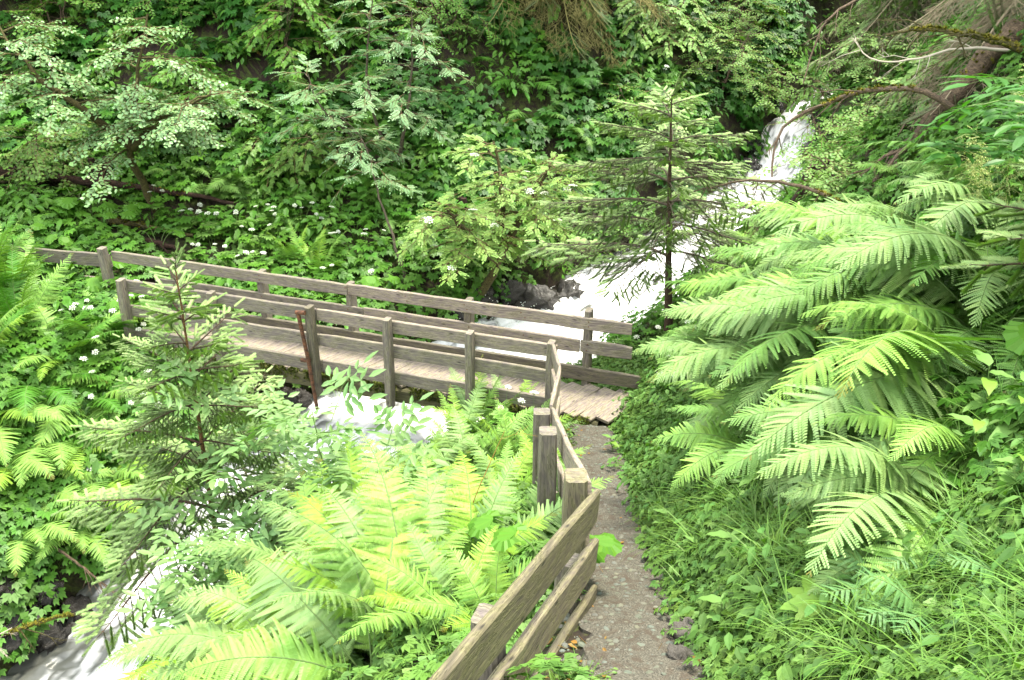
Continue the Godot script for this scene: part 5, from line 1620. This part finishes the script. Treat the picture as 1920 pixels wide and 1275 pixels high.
	# goat's beard plumes on the right bank
	for q in [[3.35, -5.9, 0.75, "goat's beard plant with drooping cream plumes on the right bank"], [3.9, -6.4, 0.7, "goat's beard with cream plumes at the right edge"]]:
		var o := thing("goats_beard", q[3], "wildflower", on(q[0], q[1]))
		for k in 5:
			var az := rnd(1.9, 4.4)
			var top := Vector3(cos(az) * 0.35, q[2] + rnd(-0.1, 0.15), -sin(az) * 0.3)
			var m := MB.new()
			m.tube(curve([Vector3.ZERO, top * 0.6 + Vector3(0, 0.12, 0), top], 0.005, 6), taper(6, 0.005, 0.002), 4, Color.WHITE, false)
			part("stem", m.mesh(), M.green_stem, o)
			var pl := MB.new()
			for j in 30:
				var p := top * lerpf(0.66, 1.08, j / 30.0)
				var d := Vector3(cos(az) * 0.6 + rnd(-0.8, 0.8), rnd(-0.3, 0.7), -sin(az) * 0.6 + rnd(-0.8, 0.8)).normalized()
				var pts := PackedVector3Array([p, p + d * 0.06, p + d * 0.12 + Vector3(0, -0.03, 0)])
				pl.tube(pts, PackedFloat32Array([0.0015, 0.0022, 0.001]), 3, shade(0.2), false)
				for e in 20:
					var w := pts[0].lerp(pts[2], e / 20.0)
					var o2 := Vector3(rnd(-1, 1), rnd(-1, 1), rnd(-1, 1)) * 0.009
					pl.tri(w, w + o2, w + o2.cross(d) * 0.7 + o2 * 0.6, Vector3.UP, shade(0.2))
			part("plume", pl.mesh(), M.cream_plume, o)


# ---------------------------------------------------------------- which one: nearest landmark and side
func label_all() -> void:
	var eye := Vector3(0, 5.5, 0)
	var tilt := deg_to_rad(-27.0)
	var marks := {"the waterfall": Vector3(5.0, 0.9, -17.4), "the pale-leaved tree trunk": Vector3(-5.7, 0.9, -14.0), "the blue-green rowan": Vector3(-2.2, 1.9, -15.3), "the flowering rowan": Vector3(-0.2, 1.2, -13.0), "the spruce by the bridge": Vector3(1.85, 1.8, -10.5), "the slim spruce sapling": Vector3(-2.86, 0.9, -7.2), "the elder shrub": Vector3(-1.75, 0.7, -6.9), "the bridge's left end": at_bridge(0, 0.5, 0), "the bridge middle": at_bridge(2.8, 0.5, 0), "the bridge's right end": at_bridge(6.0, 0.4, 0.7), "the tall fence posts": Vector3(0.25, 1.7, -5.6), "the near fence rail": Vector3(0.1, 2.7, -3.0), "the path foot": Vector3(0.7, 1.7, -4.1), "the fallen trunk": Vector3(4.2, 3.2, -9.6), "the cream plumes": Vector3(3.2, 3.4, -5.9), "the lower rapids": Vector3(-4.2, -1.7, -7.3), "the mossy branch": Vector3(4.6, 4.3, -9.6), "the dark wet rocks upstream": Vector3(0.4, -0.4, -13.3), "the lower left twigs": Vector3(-5.3, -1.3, -6.7)}
	var seen := {}
	var flat := func(p: Vector3) -> Vector2:
		var q: Vector3 = (p - eye).rotated(Vector3.RIGHT, -tilt)
		return Vector2(q.x, -q.y) / maxf(0.2, -q.z)
	for e in to_label:
		var at: Vector2 = flat.call(e[2])
		var best := ""
		var gap := 1e9
		for k in marks:
			var d: float = at.distance_to(flat.call(marks[k]))
			if d < gap:
				gap = d
				best = k
		var off: Vector2 = at - flat.call(marks[best])
		var way := ("right of " if off.x > 0 else "left of ") if absf(off.x) > absf(off.y) else ("below " if off.y > 0 else "above ")
		var key: String = e[1] + "|" + way + best
		if not seen.has(key):
			seen[key] = []
		seen[key].append([gap, e[0]])
	var nth := ["nearest", "second nearest", "third nearest", "fourth nearest", "fifth nearest", "sixth nearest", "seventh nearest", "eighth nearest", "ninth nearest", "tenth nearest", "eleventh nearest", "twelfth nearest"]
	for key in seen:
		var row: Array = seen[key]
		row.sort_custom(func(a, b): return a[0] < b[0])
		var bits: PackedStringArray = key.split("|")
		for k in row.size():
			row[k][1].set_meta("label", "%s %s" % [bits[0], bits[1]] if row.size() == 1 else "%s, %s of those %s" % [bits[0], nth[mini(k, 11)], bits[1]])


func _ready() -> void:
	# camera, sky, sun, exposure
	var cam := Camera3D.new()
	cam.name = "camera"
	cam.fov = 2.0 * rad_to_deg(atan(637.5 / 1750.0))
	cam.position = Vector3(0, 5.5, 0)
	cam.rotation_degrees = Vector3(-27, 0, 0)
	cam.far = 300.0
	add_child(cam)
	cam.current = true
	var sky := ProceduralSkyMaterial.new()
	sky.sky_top_color = Color(0.90, 0.915, 0.93)
	sky.sky_horizon_color = Color(0.93, 0.94, 0.94)
	sky.ground_bottom_color = Color(0.2, 0.24, 0.16)
	sky.ground_horizon_color = Color(0.5, 0.55, 0.45)
	sky.sky_energy_multiplier = 0.92
	var env := Environment.new()
	env.background_mode = Environment.BG_SKY
	env.sky = Sky.new()
	env.sky.sky_material = sky
	env.tonemap_mode = Environment.TONE_MAPPER_LINEAR
	env.tonemap_exposure = 5.6
	env.sdfgi_enabled = true
	env.ssao_enabled = true
	env.ssil_enabled = true
	var we := WorldEnvironment.new()
	we.name = "environment"
	we.environment = env
	add_child(we)
	var sun := DirectionalLight3D.new()
	sun.name = "sun"
	sun.light_energy = 0.5
	sun.light_angular_distance = 11.0
	sun.light_color = Color(1.0, 0.97, 0.9)
	sun.rotation_degrees = Vector3(-72, 125, 0)
	sun.shadow_enabled = true
	add_child(sun)

	rng.seed = 20240
	rough.noise_type = FastNoiseLite.TYPE_SIMPLEX_SMOOTH
	rough.frequency = 0.35
	rough.fractal_octaves = 3
	rough.seed = 5
	make_materials()
	print("materials ", Time.get_ticks_msec())
	build_ground()
	print("ground ", Time.get_ticks_msec())
	build_trail()
	build_stream()
	build_plants()
	build_bridge()
	build_fence()
	build_side_fence()
	print("built ", Time.get_ticks_msec())
	place_rocks()
	place_woody()
	place_deadwood()
	print("woody ", Time.get_ticks_msec())
	place_ferns()
	place_herbs()
	build_carpets()
	label_all()
	print("done ", Time.get_ticks_msec())
